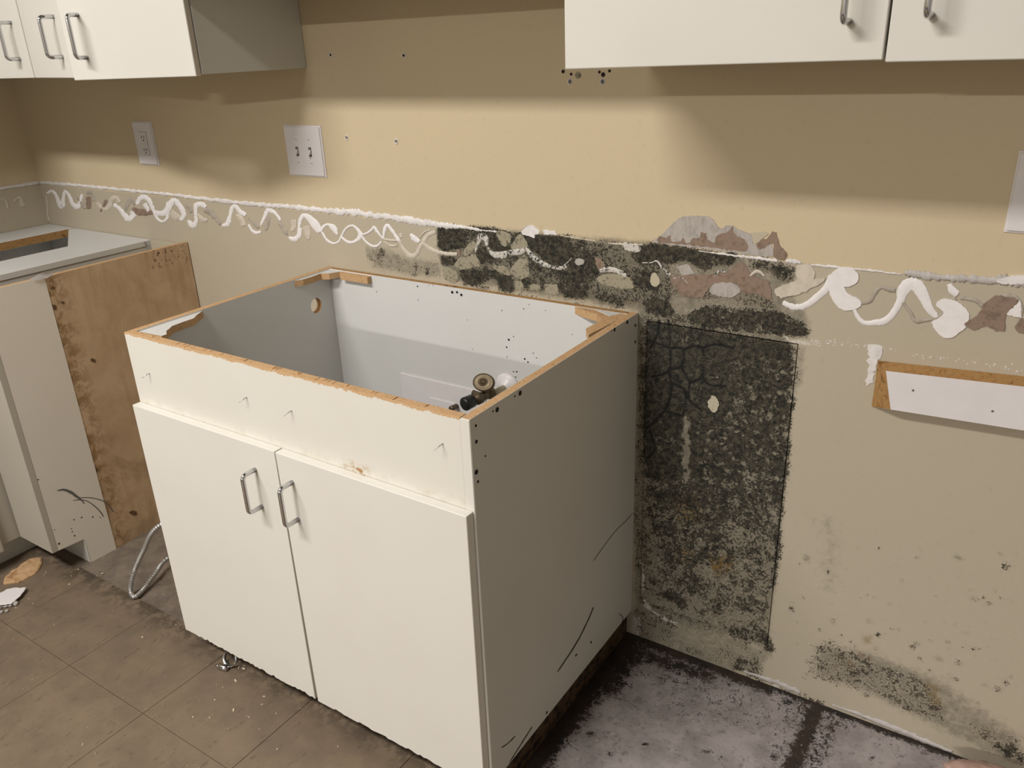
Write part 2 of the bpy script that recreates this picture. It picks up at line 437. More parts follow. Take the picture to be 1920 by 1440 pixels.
def blur(a, n):
    for _ in range(n):
        b = np.pad(a, 1, mode='edge')
        a = (b[:-2, 1:-1] + b[2:, 1:-1] + b[1:-1, :-2] + b[1:-1, 2:] + 2 * b[1:-1, 1:-1]) / 6
    return a

def poly(conv, pts): return [wxz(*conv(*p)) for p in pts]

def stamp(layer, conv, shapes, feather):
    """max-combine polygons (value, points) after feathering"""
    t = np.zeros(GXX.shape)
    for v, pts in shapes: t = np.maximum(t, inside(poly(conv, pts)) * v)
    np.maximum(layer, blur(t, feather), out=layer)

mold = np.zeros(GXX.shape); stain = np.zeros(GXX.shape); yel = np.zeros(GXX.shape)
white = np.zeros(GXX.shape); brown = np.zeros(GXX.shape); crack = np.zeros(GXX.shape)

# band below the old counter splash
stamp(stain, Z7, [(0.75, [(150, 170), (560, 185), (1300, 260), (1920, 300), (1920, 880), (1600, 800), (1250, 740), (900, 690), (560, 620), (330, 590), (180, 470)])], 8)
stamp(mold, Z7, [
    (1.0, [(155, 168), (330, 172), (385, 215), (380, 300), (340, 340), (230, 368), (165, 345)]),
    (1.0, [(330, 172), (560, 184), (700, 213), (905, 233), (900, 262), (720, 255), (690, 290), (650, 300), (600, 215), (560, 235), (450, 228), (380, 200)]),
    (0.95, [(535, 270), (600, 240), (640, 310), (715, 320), (705, 370), (660, 380), (560, 352)]),
    (0.9, [(440, 370), (520, 340), (570, 390), (595, 432), (540, 462), (470, 442)]),
    (0.9, [(168, 395), (300, 402), (312, 430), (300, 470), (210, 477)]),
    (1.0, [(318, 488), (430, 510), (530, 498), (562, 560), (510, 600), (450, 622), (370, 602), (320, 540)]),
    (1.0, [(572, 498), (640, 540), (730, 570), (742, 652), (690, 672), (620, 622), (600, 560)]),
    (1.0, [(815, 238), (1150, 238), (1172, 420), (1090, 472), (1010, 462), (930, 390), (860, 342)]),
    (0.85, [(1150, 240), (1292, 272), (1280, 312), (1200, 292)]),
    (0.5, [(1165, 300), (1300, 310), (1300, 380), (1180, 420)]),
    (0.92, [(1160, 430), (1300, 350), (1340, 400), (1362, 480), (1350, 560), (1270, 612), (1180, 540), (1130, 500)]),
    (0.72, [(855, 400), (1000, 480), (1150, 530), (1262, 600), (1240, 642), (1100, 592), (1000, 542), (850, 480)]),
    (0.98, [(800, 578), (862, 580), (850, 662), (803, 652)]), (0.9, [(932, 590), (966, 590), (962, 662), (928, 657)]),
    (0.9, [(1080, 618), (1282, 640), (1272, 722), (1100, 712)]),
    (0.75, [(1325, 668), (1480, 700), (1595, 782), (1520, 795), (1400, 732)]),
    (1.0, [(1640, 400), (1700, 318), (1925, 318), (1925, 442), (1680, 452)]),
    (0.95, [(1636, 580), (1740, 498), (1782, 560), (1790, 642), (1700, 645)]),
    (0.85, [(1700, 740), (1880, 718), (1925, 780), (1925, 862), (1740, 832)]),
    (0.6, [(60, 470), (110, 470), (112, 562), (66, 560)]), (0.4, [(0, 440), (28, 440), (30, 542), (0, 540)]),
    (0.45, [(330, 590), (620, 640), (1000, 700), (1500, 790), (1500, 830), (1000, 740), (600, 680), (330, 620)]),
    (0.52, [(380, 200), (1300, 270), (1920, 320), (1920, 800), (1300, 720), (700, 600), (320, 520)]),
], 6)
stamp(mold, Z6, [(0.32, [(390, 140), (480, 140), (510, 210), (470, 260), (390, 250)]), (0.34, [(500, 370), (640, 380), (760, 440), (760, 520), (620, 510)]),
                 (0.6, [(655, 360), (705, 370), (705, 425), (665, 415)]), (0.55, [(790, 420), (830, 430), (830, 465), (790, 460)]),
                 (0.3, [(600, 440), (1150, 480), (1180, 620), (900, 590), (650, 550)]), (0.6, [(950, 490), (975, 490), (970, 600), (950, 595)])], 4)
stamp(stain, Z6, [(0.45, [(480, 360), (700, 360), (900, 450), (1150, 470), (1180, 620), (900, 590), (620, 540)])], 10)
stamp(mold, Z8, [
    (0.92, [(300, 345), (480, 328), (860, 378), (1135, 418), (1130, 500), (860, 542), (740, 492), (560, 492), (340, 482)]),
    (1.0, [(478, 328), (860, 376), (1150, 414), (1400, 452), (1400, 478), (1150, 440), (860, 400), (480, 350)]),
    (0.62, [(1230, 468), (1400, 478), (1642, 500), (1622, 642), (1500, 652), (1420, 562), (1250, 542)]),
    (0.95, [(298, 622), (400, 568), (440, 600), (452, 652), (522, 640), (520, 702), (440, 732), (350, 692)]),
    (0.8, [(0, 738), (80, 748), (252, 830), (200, 852), (0, 802)]),
    (0.85, [(380, 798), (520, 778), (622, 850), (642, 902), (560, 932), (400, 902)]),
    (0.80, [(718, 912), (880, 838), (1000, 828), (1200, 868), (1480, 880), (1692, 960), (1742, 1082), (1500, 1085), (1300, 1055), (1000, 1055), (800, 1002)]),
    (0.72, [(1500, 920), (1692, 958), (1720, 1070), (1600, 1080), (1520, 1000)]),
    (0.45, [(400, 900), (760, 900), (800, 1010), (420, 975)]), (0.5, [(1280, 800), (1480, 820), (1480, 870), (1280, 850)]),
    (0.36, [(330, 480), (1000, 560), (1400, 640), (1430, 860), (1100, 820), (700, 780), (300, 720)]),
    (0.45, [(330, 880), (1740, 1080), (1740, 1120), (330, 990)]),
], 7)
stamp(stain, Z8, [(0.6, [(0, 300), (480, 330), (1500, 480), (1650, 520), (1600, 760), (1720, 900), (1740, 1100), (1000, 1080), (330, 980), (330, 880), (0, 840)])], 9)
# the rectangular patch where the growth is thickest
stamp(mold, ZP, [
    (0.93, [(235, 90), (780, 170), (1240, 240), (1450, 290), (1440, 420), (1000, 430), (900, 560), (760, 900), (520, 880), (215, 1000)]),
    (0.80, [(900, 300), (1450, 300), (1420, 560), (1440, 760), (1000, 800), (800, 700)]),
    (0.86, [(215, 900), (760, 880), (560, 1440), (215, 1440)]), (0.92, [(760, 960), (1060, 980), (1120, 1440), (560, 1440), (600, 1050)]),
    (0.72, [(1000, 760), (1470, 720), (1440, 1440), (1060, 1440)]),
    (0.95, [(1425, 715), (1500, 730), (1490, 850), (1420, 860)]),
    (0.44, [(165, 60), (235, 80), (215, 1440), (140, 1440)]), (0.80, [(235, 95), (1470, 290), (1440, 1440), (215, 1440)]), (0.26, [(1400, 300), (1580, 320), (1540, 620), (1480, 720), (1400, 720)]),
], 6)
stamp(stain, ZP, [(0.70, [(165, 40), (1450, 230), (1440, 420), (1450, 700), (1430, 1440), (140, 1440)]), (0.42, [(1440, 290), (1580, 310), (1560, 620), (1500, 720), (1430, 700)])], 6)
stamp(brown, ZP, [(0.34, [(1420, 320), (1580, 320), (1570, 600), (1530, 720), (1400, 700)]), (0.42, [(1000, 170), (1600, 210), (1600, 290), (1000, 200)])], 5)
stamp(white, ZP, [(0.62, [(1380, 225), (1610, 265), (1610, 310), (1400, 270)]), (0.5, [(1610, 240), (1710, 250), (1710, 320), (1610, 310)]),
                  (0.6, [(1200, 545), (1390, 575), (1390, 587), (1200, 558)])], 1)
stamp(mold, ZQ, [
    (0.72, [(200, 0), (1130, 0), (1120, 250), (900, 300), (640, 420), (400, 300), (220, 220)]),
    (0.60, [(150, 200), (1110, 250), (1080, 700), (640, 560), (300, 560)]),
    (0.50, [(200, 500), (1090, 500), (1060, 1000), (960, 1040), (500, 820), (300, 760)]),
    (0.62, [(300, 420), (640, 480), (560, 900), (430, 880), (330, 700)]),
    (0.80, [(300, 860), (440, 880), (490, 990), (440, 990), (310, 910)]), (0.75, [(640, 940), (740, 970), (730, 1050), (640, 1000)]),
    (0.85, [(230, 780), (270, 790), (265, 820), (230, 810)]), (0.60, [(780, 1120), (1060, 1120), (1040, 1260), (800, 1200)]),
    (0.90, [(1040, 1180), (1085, 1190), (1110, 1300), (1045, 1290)]), (0.80, [(1120, 0), (1185, 0), (1160, 600), (1100, 900), (1070, 900), (1110, 400)]),
    (0.44, [(100, 0), (220, 0), (230, 700), (110, 640)]), (0.45, [(100, 960), (620, 1110), (900, 1230), (620, 1150), (120, 1010)]),
    (0.42, [(100, 1000), (400, 1100), (380, 1260), (160, 1180)]), (0.5, [(450, 1240), (600, 1290), (590, 1330), (440, 1290)]),
    (0.55, [(850, 1330), (980, 1340), (960, 1440), (800, 1430)]), (0.3, [(400, 1180), (1000, 1340), (900, 1440), (500, 1330)]),
    (0.42, [(110, 300), (1100, 300), (1060, 1240), (600, 1110), (110, 950)]), (0.25, [(100, 950), (1060, 1270), (900, 1440), (760, 1440), (100, 1170)]),
], 7)
stamp(stain, ZQ, [(0.58, [(110, 0), (1190, 0), (1060, 1270), (560, 1120), (110, 960)]), (0.5, [(100, 960), (1100, 1300), (1000, 1440), (760, 1440), (100, 1170)])], 6)
stamp(yel, ZQ, [(0.8, [(380, 200), (560, 190), (620, 330), (560, 400), (420, 380)]), (1.0, [(640, 620), (800, 610), (810, 720), (690, 770), (650, 700)]),
                (0.7, [(400, 560), (520, 560), (540, 660), (420, 680)])], 5)
stamp(brown, ZQ, [(0.30, [(1160, 0), (1230, 0), (1190, 500), (1110, 1200), (1090, 1200), (1150, 500)])], 5)
stamp(white, ZQ, [(0.8, [(110, 630), (165, 640), (182, 800), (172, 890), (160, 890), (160, 680)]), (0.7, [(165, 910), (260, 1010), (420, 1090), (430, 1115), (330, 1080), (180, 980)]),
                  (0.55, [(100, 1040), (165, 1050), (160, 1190), (75, 1170)])], 1)
# lower right of the wall
stamp(mold, ZS, [
    (0.43, [(330, 830), (420, 790), (560, 850), (800, 930), (920, 1000), (1000, 1150), (980, 1230), (860, 1190), (700, 1110), (560, 1060), (270, 985)]),
    (0.50, [(480, 840), (620, 880), (640, 960), (600, 975), (520, 950)]), (0.46, [(700, 960), (840, 960), (960, 1140), (900, 1190), (720, 1110)]),
    (0.35, [(1000, 1130), (1190, 1230), (1387, 1290), (1387, 1420), (1180, 1300)]), (0.72, [(1180, 1290), (1387, 1350), (1387, 1440), (1300, 1400)]),
    (0.55, [(0, 850), (60, 880), (90, 1000), (0, 980)]), (0.66, [(300, 1075), (440, 1150), (700, 1260), (1040, 1360), (1030, 1385), (700, 1290), (300, 1110)]),
    (0.40, [(0, 970), (300, 1075), (700, 1250), (1000, 1345), (1000, 1370), (690, 1275), (300, 1100), (0, 1000)]),
], 15)
stamp(stain, ZS, [(0.28, [(380, 200), (470, 220), (450, 560), (380, 560)]), (0.22, [(300, 170), (420, 170), (460, 260), (320, 260)]),
                  (0.50, [(360, 830), (600, 850), (980, 1000), (1387, 1290), (1387, 1440), (1020, 1280), (620, 1070), (340, 970)])], 30)
stamp(yel, ZS, [(0.55, [(880, 1010), (960, 1020), (980, 1140), (920, 1130)]), (0.5, [(580, 770), (630, 780), (620, 830), (580, 820)])], 4)
stamp(brown, ZS, [(0.5, [(490, 890), (550, 900), (550, 950), (500, 945)]), (0.45, [(540, 850), (640, 880), (630, 915), (560, 900)]), (0.45, [(560, 920), (615, 920), (600, 975), (560, 965)])], 2)
stamp(white, ZS, [(0.62, [(120, 1000), (190, 1010), (180, 1045), (130, 1035)]), (0.45, [(480, 1180), (760, 1260), (1040, 1350), (1040, 1375), (740, 1290), (480, 1210)])], 1)
r2 = random.Random(11)
for i in range(150):     # scattered small colonies
    X, Y = r2.uniform(220, 1380), r2.uniform(330, 1150)
    if Y > 0.75 * X + 640 or r2.random() > (Y - 100) / 800: continue
    x, z = wxz(*ZS(X, Y)); rr = r2.choice((0.004, 0.005, 0.006, 0.009))
    g = np.exp(-((GXX - x) ** 2 + ((GZZ - z) / r2.uniform(0.6, 1.4)) ** 2) / (rr * rr)); np.maximum(mold, g * r2.uniform(0.25, 0.6), out=mold); np.maximum(stain, blur(g, 2) * r2.uniform(0.2, 0.5), out=stain)
# hand-broken streak of pale spots and crackle in the patch
for i in range(60):
    X = 565 + r2.gauss(0, 14); Y = r2.uniform(880, 1440); x, z = wxz(*ZP(X, Y)); rr = r2.uniform(0.0025, 0.0055)
    mold *= 1 - 0.9 * np.exp(-((GXX - x) ** 2 + (GZZ - z) ** 2) / rr ** 2)
for i in range(330):     # the growth thins out towards the lower right of the patch
    X = r2.uniform(640, 1450); Y = r2.uniform(380, 1440)
    if r2.random() > 0.10 + 0.75 * max(0, min(1, (Y - 700 + (X - 900) * .5) / 420)): continue
    x, z = wxz(*ZP(X, Y)); rr = r2.uniform(0.0018, 0.0055)
    mold *= 1 - r2.uniform(.3, .8) * np.exp(-((GXX - x) ** 2 / r2.uniform(.6, 1.6) + (GZZ - z) ** 2) / rr ** 2)
crk = [[(420, 100), (430, 330), (420, 520), (280, 570)], [(430, 330), (540, 340), (530, 480), (430, 510)], [(540, 340), (700, 330), (700, 560), (600, 610), (530, 500)],
       [(700, 560), (760, 640), (900, 650)], [(420, 520), (440, 700), (380, 860), (240, 1000)], [(440, 620), (560, 700), (540, 900)], [(250, 260), (420, 330)],
       [(240, 1260), (300, 1180), (260, 1040)], [(700, 330), (820, 300), (960, 330)], [(380, 860), (520, 900)], [(340, 100), (330, 200), (260, 330)], [(600, 610), (590, 760), (700, 860)]]
for ln in crk:
    pts = catmull([(*ZP(*p), 0) for p in ln], 10)
    for p in pts:
        x, z = wxz(p.x, p.y); crack = np.maximum(crack, np.exp(-((GXX - x) ** 2 + (GZZ - z) ** 2) / 0.0034 ** 2))

PX0, PX1, PZ0, PZ1 = 0.020, 0.346, 0.108, 0.860     # recessed patch in the wall
def in_patch(x, z, m=0.0): return (x > PX0 - m) & (x < PX1 + m) & (z > PZ0 - m) & (z < PZ1 + m)

def attributes(me, ix):
    for nm, chans in (('damage', (mold, stain, yel)), ('residue', (white, brown, crack))):
        a = me.color_attributes.new(nm, 'FLOAT_COLOR', 'POINT')
        buf = np.ones((len(me.vertices), 4), np.float32)
        for c, arr in enumerate(chans):
            v = np.zeros(len(me.vertices), np.float32); ok = ix >= 0; v[ok] = arr.ravel()[ix[ok]]; buf[:, c] = v
        a.data.foreach_set('color', buf.ravel())

def wall_back():
    ny, nx = GXX.shape
    Y = np.zeros(GXX.shape); ip = in_patch(GXX, GZZ); Y[ip] = 0.007
    # the face is uneven where coats have peeled, and bulges along the counter line
    Y -= 0.0012 * blur((mold > 0.45) * 1.0, 2) * (~ip)
    V = np.stack([GXX, Y, GZZ], -1).reshape(-1, 3)
    idx = np.arange(ny * nx).reshape(ny, nx)
    Fq = np.stack([idx[:-1, :-1], idx[:-1, 1:], idx[1:, 1:], idx[1:, :-1]], -1).reshape(-1, 4)
    verts = V.tolist(); faces = Fq.tolist(); n0 = len(verts)
    ext = [(XL, GX0, 0, CEIL), (GX1, XR, 0, CEIL), (GX0, GX1, float(gz[-1]), CEIL)]
    x1 = float(gx[-1])
    for a, b, c, d in ext:
        b = x1 if b == GX1 else b; a = x1 if a == GX1 else a
        k = len(verts); verts += [(a, 0, c), (b, 0, c), (b, 0, d), (a, 0, d)]; faces.append([k, k + 1, k + 2, k + 3])
    k = len(verts); verts += [(XL - .1, .1, 0), (XR, .1, 0), (XR, .1, CEIL), (XL - .1, .1, CEIL)]; faces.append([k + 3, k + 2, k + 1, k])
    me = bpy.data.meshes.new('wall_back'); me.from_pydata(verts, [], faces)
    attributes(me, np.concatenate([np.arange(n0), -np.ones(len(verts) - n0, int)]))
    me.update(); o = link('wall_back', me, M['wall']); tag(o, kind='structure')
    # the patch board set in the recess
    sx = np.where((gx > PX0 + 0.001) & (gx < PX1 - 0.001))[0]; sz = np.where((gz > PZ0 + 0.001) & (gz < PZ1 - 0.001))[0]
    sub = idx[np.ix_(sz, sx)]; loc = np.arange(sub.size).reshape(sub.shape)
    VX = GXX[np.ix_(sz, sx)]; VZ = GZZ[np.ix_(sz, sx)]
    ny_, nx_ = sub.shape
    yy = 0.0025 + 0.0012 * crack[np.ix_(sz, sx)] - 0.0008 * blur(mold[np.ix_(sz, sx)], 1)
    V2 = np.stack([VX, yy, VZ], -1).reshape(-1, 3).tolist()
    F2 = np.stack([loc[:-1, :-1], loc[:-1, 1:], loc[1:, 1:], loc[1:, :-1]], -1).reshape(-1, 4).tolist()
    rim = list(loc[0, :]) + list(loc[1:, -1]) + list(loc[-1, -2::-1]) + list(loc[-2:0:-1, 0])
    k = len(V2); V2 += [(V2[i][0], 0.0068, V2[i][2]) for i in rim]; n = len(rim)
    F2 += [[rim[i], k + i, k + (i + 1) % n, rim[(i + 1) % n]] for i in range(n)]
    me2 = bpy.data.meshes.new('patch_board'); me2.from_pydata(V2, [], F2)
    attributes(me2, np.concatenate([sub.ravel(), sub.ravel()[[int(i) for i in rim]]]))
    me2.update(); pb = link('patch_board', me2, M['wall'], o)
    pb['label'] = 'rectangular wallboard patch covered in black mould'
    return o
WB = wall_back()

wl = box('wall_left', XL - 0.1, XL, YF, 0.0, 0, CEIL, M['wall'], bev=0); tag(wl, kind='structure')
tag(box('wall_right', XR, XR + 0.1, YF, 0.1, 0, CEIL, M['room_light'], bev=0), kind='structure')
tag(box('wall_front', XL - 0.1, XR + 0.1, YF - 0.1, YF, 0, CEIL, M['room'], bev=0), kind='structure')
tag(box('shade_wall', XL, -1.12, -3.12, -3.02, 0, CEIL, M['room'], bev=0), kind='structure')  # unseen wall added to keep the far lamp off the left corner
tag(box('ceiling', XL - 0.1, XR + 0.1, YF - 0.1, 0.1, CEIL, CEIL + 0.1, M['ceil'], bev=0), kind='structure')

# --- floor: a slab with vinyl tiles laid up to the old toe-kick line
Y_SEAM = -0.585
def floor():
    st = 0.006; xs = np.arange(-0.99, 1.15, st); ys = np.arange(-0.66, 0.0001 + st, st); ys = np.minimum(ys, 0.0)
    X, Yg = np.meshgrid(xs, ys)
    g = np.zeros(X.shape)
    def seg(x0, y0, x1, y1, wdt, val):
        dx, dy = x1 - x0, y1 - y0; t = np.clip(((X - x0) * dx + (Yg - y0) * dy) / (dx * dx + dy * dy), 0, 1)
        d = np.hypot(X - x0 - t * dx, Yg - y0 - t * dy); np.maximum(g, val * np.exp(-(d / wdt) ** 2), out=g)
    seg(0.0, -0.62, 0.0, -0.01, 0.042, 1.1); seg(0.025, -0.2, 0.03, -0.05, 0.055, 0.9)       # along the sink base
    seg(0.0, -0.008, 0.36, -0.008, 0.030, 1.0); seg(0.3, -0.004, 0.78, -0.004, 0.018, 0.95)   # along the wall
    seg(0.06, -0.06, 0.22, -0.045, 0.035, 0.8); seg(0.42, -0.03, 0.52, -0.03, 0.05, 0.55)
    seg(0.475, -0.01, 0.475, -0.50, 0.024, 1.0); seg(0.52, -0.02, 0.50, -0.30, 0.03, 0.55); seg(0.43, -0.01, 0.44, -0.2, 0.03, 0.4)
    seg(0.20, -0.16, 0.36, -0.10, 0.07, 0.30); seg(0.12, -0.1, 0.3, -0.08, 0.05, 0.36)
    rr = random.Random(5)
    for _ in range(70):
        x, y, q = rr.uniform(0.03, 1.0), rr.uniform(-0.5, -0.02), rr.choice((0.004, 0.006, 0.009)); seg(x, y, x + q, y + q * .5, q, rr.uniform(0.4, 0.8))
    ny, nx = X.shape; idx = np.arange(X.size).reshape(ny, nx)
    V = np.stack([X, Yg, np.zeros(X.shape)], -1).reshape(-1, 3).tolist(); n0 = len(V)
    Fq = np.stack([idx[:-1, :-1], idx[:-1, 1:], idx[1:, 1:], idx[1:, :-1]], -1).reshape(-1, 4).tolist()
    xa, xb, ya = float(xs[0]), float(xs[-1]), float(ys[0])
    for a, b, c, d in ((XL, xa, ya, 0), (xb, XR, ya, 0), (XL, XR, YF, ya)):
        k = len(V); V += [(a, c, 0), (b, c, 0), (b, d, 0), (a, d, 0)]; Fq.append([k, k + 1, k + 2, k + 3])
    k = len(V); V += [(XL - .1, YF - .1, -.1), (XR + .1, YF - .1, -.1), (XR + .1, .1, -.1), (XL - .1, .1, -.1)]; Fq.append([k + 3, k + 2, k + 1, k])
    me = bpy.data.meshes.new('floor'); me.from_pydata(V, [], Fq)
    a = me.attributes.new('growth', 'FLOAT', 'POINT'); buf = np.zeros(len(V), np.float32); buf[:n0] = g.ravel(); a.data.foreach_set('value', buf)
    me.update(); o = link('floor', me, M['slab']); tag(o, kind='structure')
    # tiles
    T = 0.3140; th = 0.003; gap = 0.0011
    def tile_mesh(lx, ly):
        bm = bmesh.new(); bm_box(bm, -lx / 2, lx / 2, -ly / 2, ly / 2, 0.0, th)
        bmesh.ops.bevel(bm, geom=[e for e in bm.edges if all(v.co.z > th / 2 for v in e.verts)], offset=0.0008, segments=1, affect='EDGES')
        me = bpy.data.meshes.new('floor_tile'); bm.to_mesh(me); bm.free(); me.materials.append(M['tile']); return me
    full = tile_mesh(T - gap, T - gap); cut = tile_mesh(T - gap, (Y_SEAM + 0.847) - gap)
    for j in range(0, 8):
        for i in range(-5, 8):
            x = -0.862 + (i + 0.5) * T
            if x - T / 2 < XL: continue
            if j == 0: y, m_ = (Y_SEAM - 0.847) / 2, cut
            else: y, m_ = -0.847 - (j - 0.5) * T, full
            t = bpy.data.objects.new('floor_tile', m_); COL.objects.link(t); t.parent = o; t.location = (x, y, 0.0)
    return o
FL = floor()
FLZ = 0.003

# ------------------------------------------------------------------ residue on the back wall (raised beads, peeled coats)
_lift = [0.0004]
def ribbon(name, conv, pts, mat, th=0.0012, parent=WB, plane=(1, 0.0), per=9, rag=0.20):
    """a bead of adhesive: (X, Y, half width) in crop coordinates, lifted off the wall"""
    P = catmull([(p[0], p[1], p[2]) for p in pts], per); bm = bmesh.new(); rows = []
    ax, val = plane; sgn = -1 if ax == 1 else 1
    for i, p in enumerate(P):
        a, b = P[max(i - 1, 0)], P[min(i + 1, len(P) - 1)]
        t = Vector((b.x - a.x, b.y - a.y)); t = t.normalized() if t.length > 1e-6 else Vector((1, 0)); n = Vector((-t.y, t.x))
        hw = max(0.35, p.z); row = []
        if i in (0, len(P) - 1): hw *= 0.5
        rg_ = rag * (0.3 if p.z > 22 else 1.0); ja, jb = 1 + rnd.uniform(-rg_, rg_), 1 + rnd.uniform(-rg_, rg_)
        for k, (f, h) in enumerate(((-ja, 0.05), (-0.8 * ja, 0.85), (0, 1.0), (0.8 * jb, 0.85), (jb, 0.05))):
            q = at(*conv(p.x + n.x * hw * f, p.y + n.y * hw * f), ax, val)
            q[ax] += sgn * (th * h + _lift[0]) * (1 + rnd.uniform(-.1, .1)); row.append(bm.verts.new(q))
        rows.append(row)
    for a, b in zip(rows, rows[1:]):
        for k in range(4): bm.faces.new((a[k], a[k + 1], b[k + 1], b[k]))
    return from_bm(name, bm, mat, parent, True)

def peel(name, conv, pts, mat, th=0.0009, parent=WB, plane=(1, 0.0), rag=0.75, seg=3.5):
    """a ragged-edged flat patch with its own thickness"""
    sx = conv(1, 0)[0] - conv(0, 0)[0]; out = []
    q = [Vector(conv(*p)) for p in pts]; N = len(q)
    if N > 4:      # round the outline before roughening it
        r_q = []
        for i in range(N):
            a, b, c, d = q[i - 1], q[i], q[(i + 1) % N], q[(i + 2) % N]
            for t in (0.0, 0.34, 0.67): r_q.append(0.5 * ((2 * b) + (c - a) * t + (2 * a - 5 * b + 4 * c - d) * t * t + (3 * b - a - 3 * c + d) * t ** 3))
        q = r_q
    for i in range(len(q)):
        a, b = q[i], q[(i + 1) % len(q)]; n = max(1, int((b - a).length / seg))
        for k in range(n): out.append(a.lerp(b, k / n) + Vector((rnd.gauss(0, rag), rnd.gauss(0, rag))))
    _lift[0] = 0.0002 + (_lift[0] * 1e5 + 4 - 20) % 48 * 1e-5
    ax, val = plane; bm = bmesh.new(); top, bot = [], []; sgn = -1 if ax == 1 else 1
    for p in out:
        c = at(p.x, p.y, ax, val); d = c.copy(); c[ax] += sgn * (th + _lift[0]); top.append(bm.verts.new(c)); bot.append(bm.verts.new(d))
    bm.faces.new(top)
    for i in range(len(top)): bm.faces.new((top[i], bot[i], bot[(i + 1) % len(top)], top[(i + 1) % len(top)]))
    return from_bm(name, bm, mat, parent)

G, GO, GG, GM = M['glue'], M['glue_old'], M['glue_grey'], M['glue_mold']
# left end, crop ZA
for pts, m_ in [
    ([(265, 1088, 8), (290, 1074, 8), (312, 1092, 9), (330, 1135, 12), (348, 1158, 16), (357, 1112, 9), (365, 1076, 8), (390, 1102, 9), (408, 1145, 12), (436, 1162, 14), (452, 1130, 9), (462, 1092, 8)], G),
    ([(440, 1110, 8), (462, 1150, 10), (480, 1172, 9)], GG), ([(488, 1090, 10), (505, 1080, 10), (522, 1095, 9), (530, 1130, 9)], GG),
    ([(495, 1105, 14), (500, 1140, 16), (498, 1175, 12)], M['paper']),
    ([(545, 1140, 9), (565, 1160, 12), (590, 1176, 10), (612, 1160, 14), (630, 1120, 12), (655, 1112, 11), (672, 1140, 9)], GO),
    ([(565, 1190, 5), (580, 1165, 8), (600, 1125, 10)], M['paper']),
    ([(640, 1150, 10), (672, 1172, 10), (700, 1208, 13), (724, 1230, 16), (750, 1208, 14), (742, 1185, 12)], G),
    ([(705, 1185, 8), (722, 1140, 12), (745, 1125, 12), (760, 1150, 10)], GG),
    ([(745, 1175, 14), (775, 1190, 18), (820, 1195, 18), (862, 1195, 12)], M['paper']),
    ([(770, 1150, 10), (785, 1120, 13), (808, 1108, 14), (835, 1122, 13), (852, 1155, 11), (868, 1192, 10), (885, 1228, 8), (912, 1246, 7), (938, 1232, 8), (945, 1205, 8)], G),
    ([(812, 1145, 12), (828, 1170, 10), (835, 1190, 7)], G),
    ([(875, 1195, 12), (905, 1202, 16), (935, 1190, 18), (955, 1150, 18), (985, 1130, 16), (1012, 1160, 14), (1034, 1205, 13), (1015, 1240, 10)], G),
    ([(960, 1190, 18), (990, 1218, 20), (1015, 1228, 14)], GO),
    ([(1048, 1150, 10), (1062, 1165, 12), (1078, 1195, 8)], GG),
    ([(1058, 1240, 9), (1085, 1268, 16), (1103, 1240, 10), (1100, 1190, 9), (1105, 1155, 14), (1135, 1150, 15), (1160, 1165, 11)], G),
    ([(1110, 1205, 10), (1140, 1235, 14), (1168, 1240, 10)], GO), ([(1150, 1180, 14), (1185, 1195, 18), (1212, 1225, 14), (1242, 1262, 8)], GG),
    ([(1250, 1268, 7), (1280, 1258, 14), (1294, 1215, 10), (1306, 1170, 11), (1325, 1160, 12), (1350, 1188, 13), (1382, 1212, 12)], G),
    ([(1330, 1205, 6), (1355, 1230, 14), (1375, 1270, 14)], GO), ([(1400, 1225, 7), (1425, 1255, 8), (1455, 1282, 9)], GG),
    ([(1398, 1262, 5), (1415, 1292, 7), (1442, 1310, 9), (1470, 1302, 7)], G),
    ([(1468, 1268, 6), (1488, 1222, 9), (1505, 1185, 12), (1530, 1188, 12), (1555, 1205, 8), (1578, 1240, 7)], G),
    ([(1510, 1215, 10), (1505, 1255, 14), (1492, 1295, 10)], GG), ([(1570, 1255, 8), (1590, 1280, 12), (1615, 1320, 8)], GG),
    ([(1625, 1335, 7), (1655, 1345, 13), (1680, 1325, 13), (1690, 1280, 9)], G), ([(1650, 1235, 16), (1652, 1275, 14), (1640, 1300, 8)], GO),
]: ribbon('glue_bead', ZA, pts, m_)
ribbon('glue_bead', ZA, [(260, 1100, 4), (265, 1150, 4), (268, 1200, 5), (275, 1245, 6)], GO)
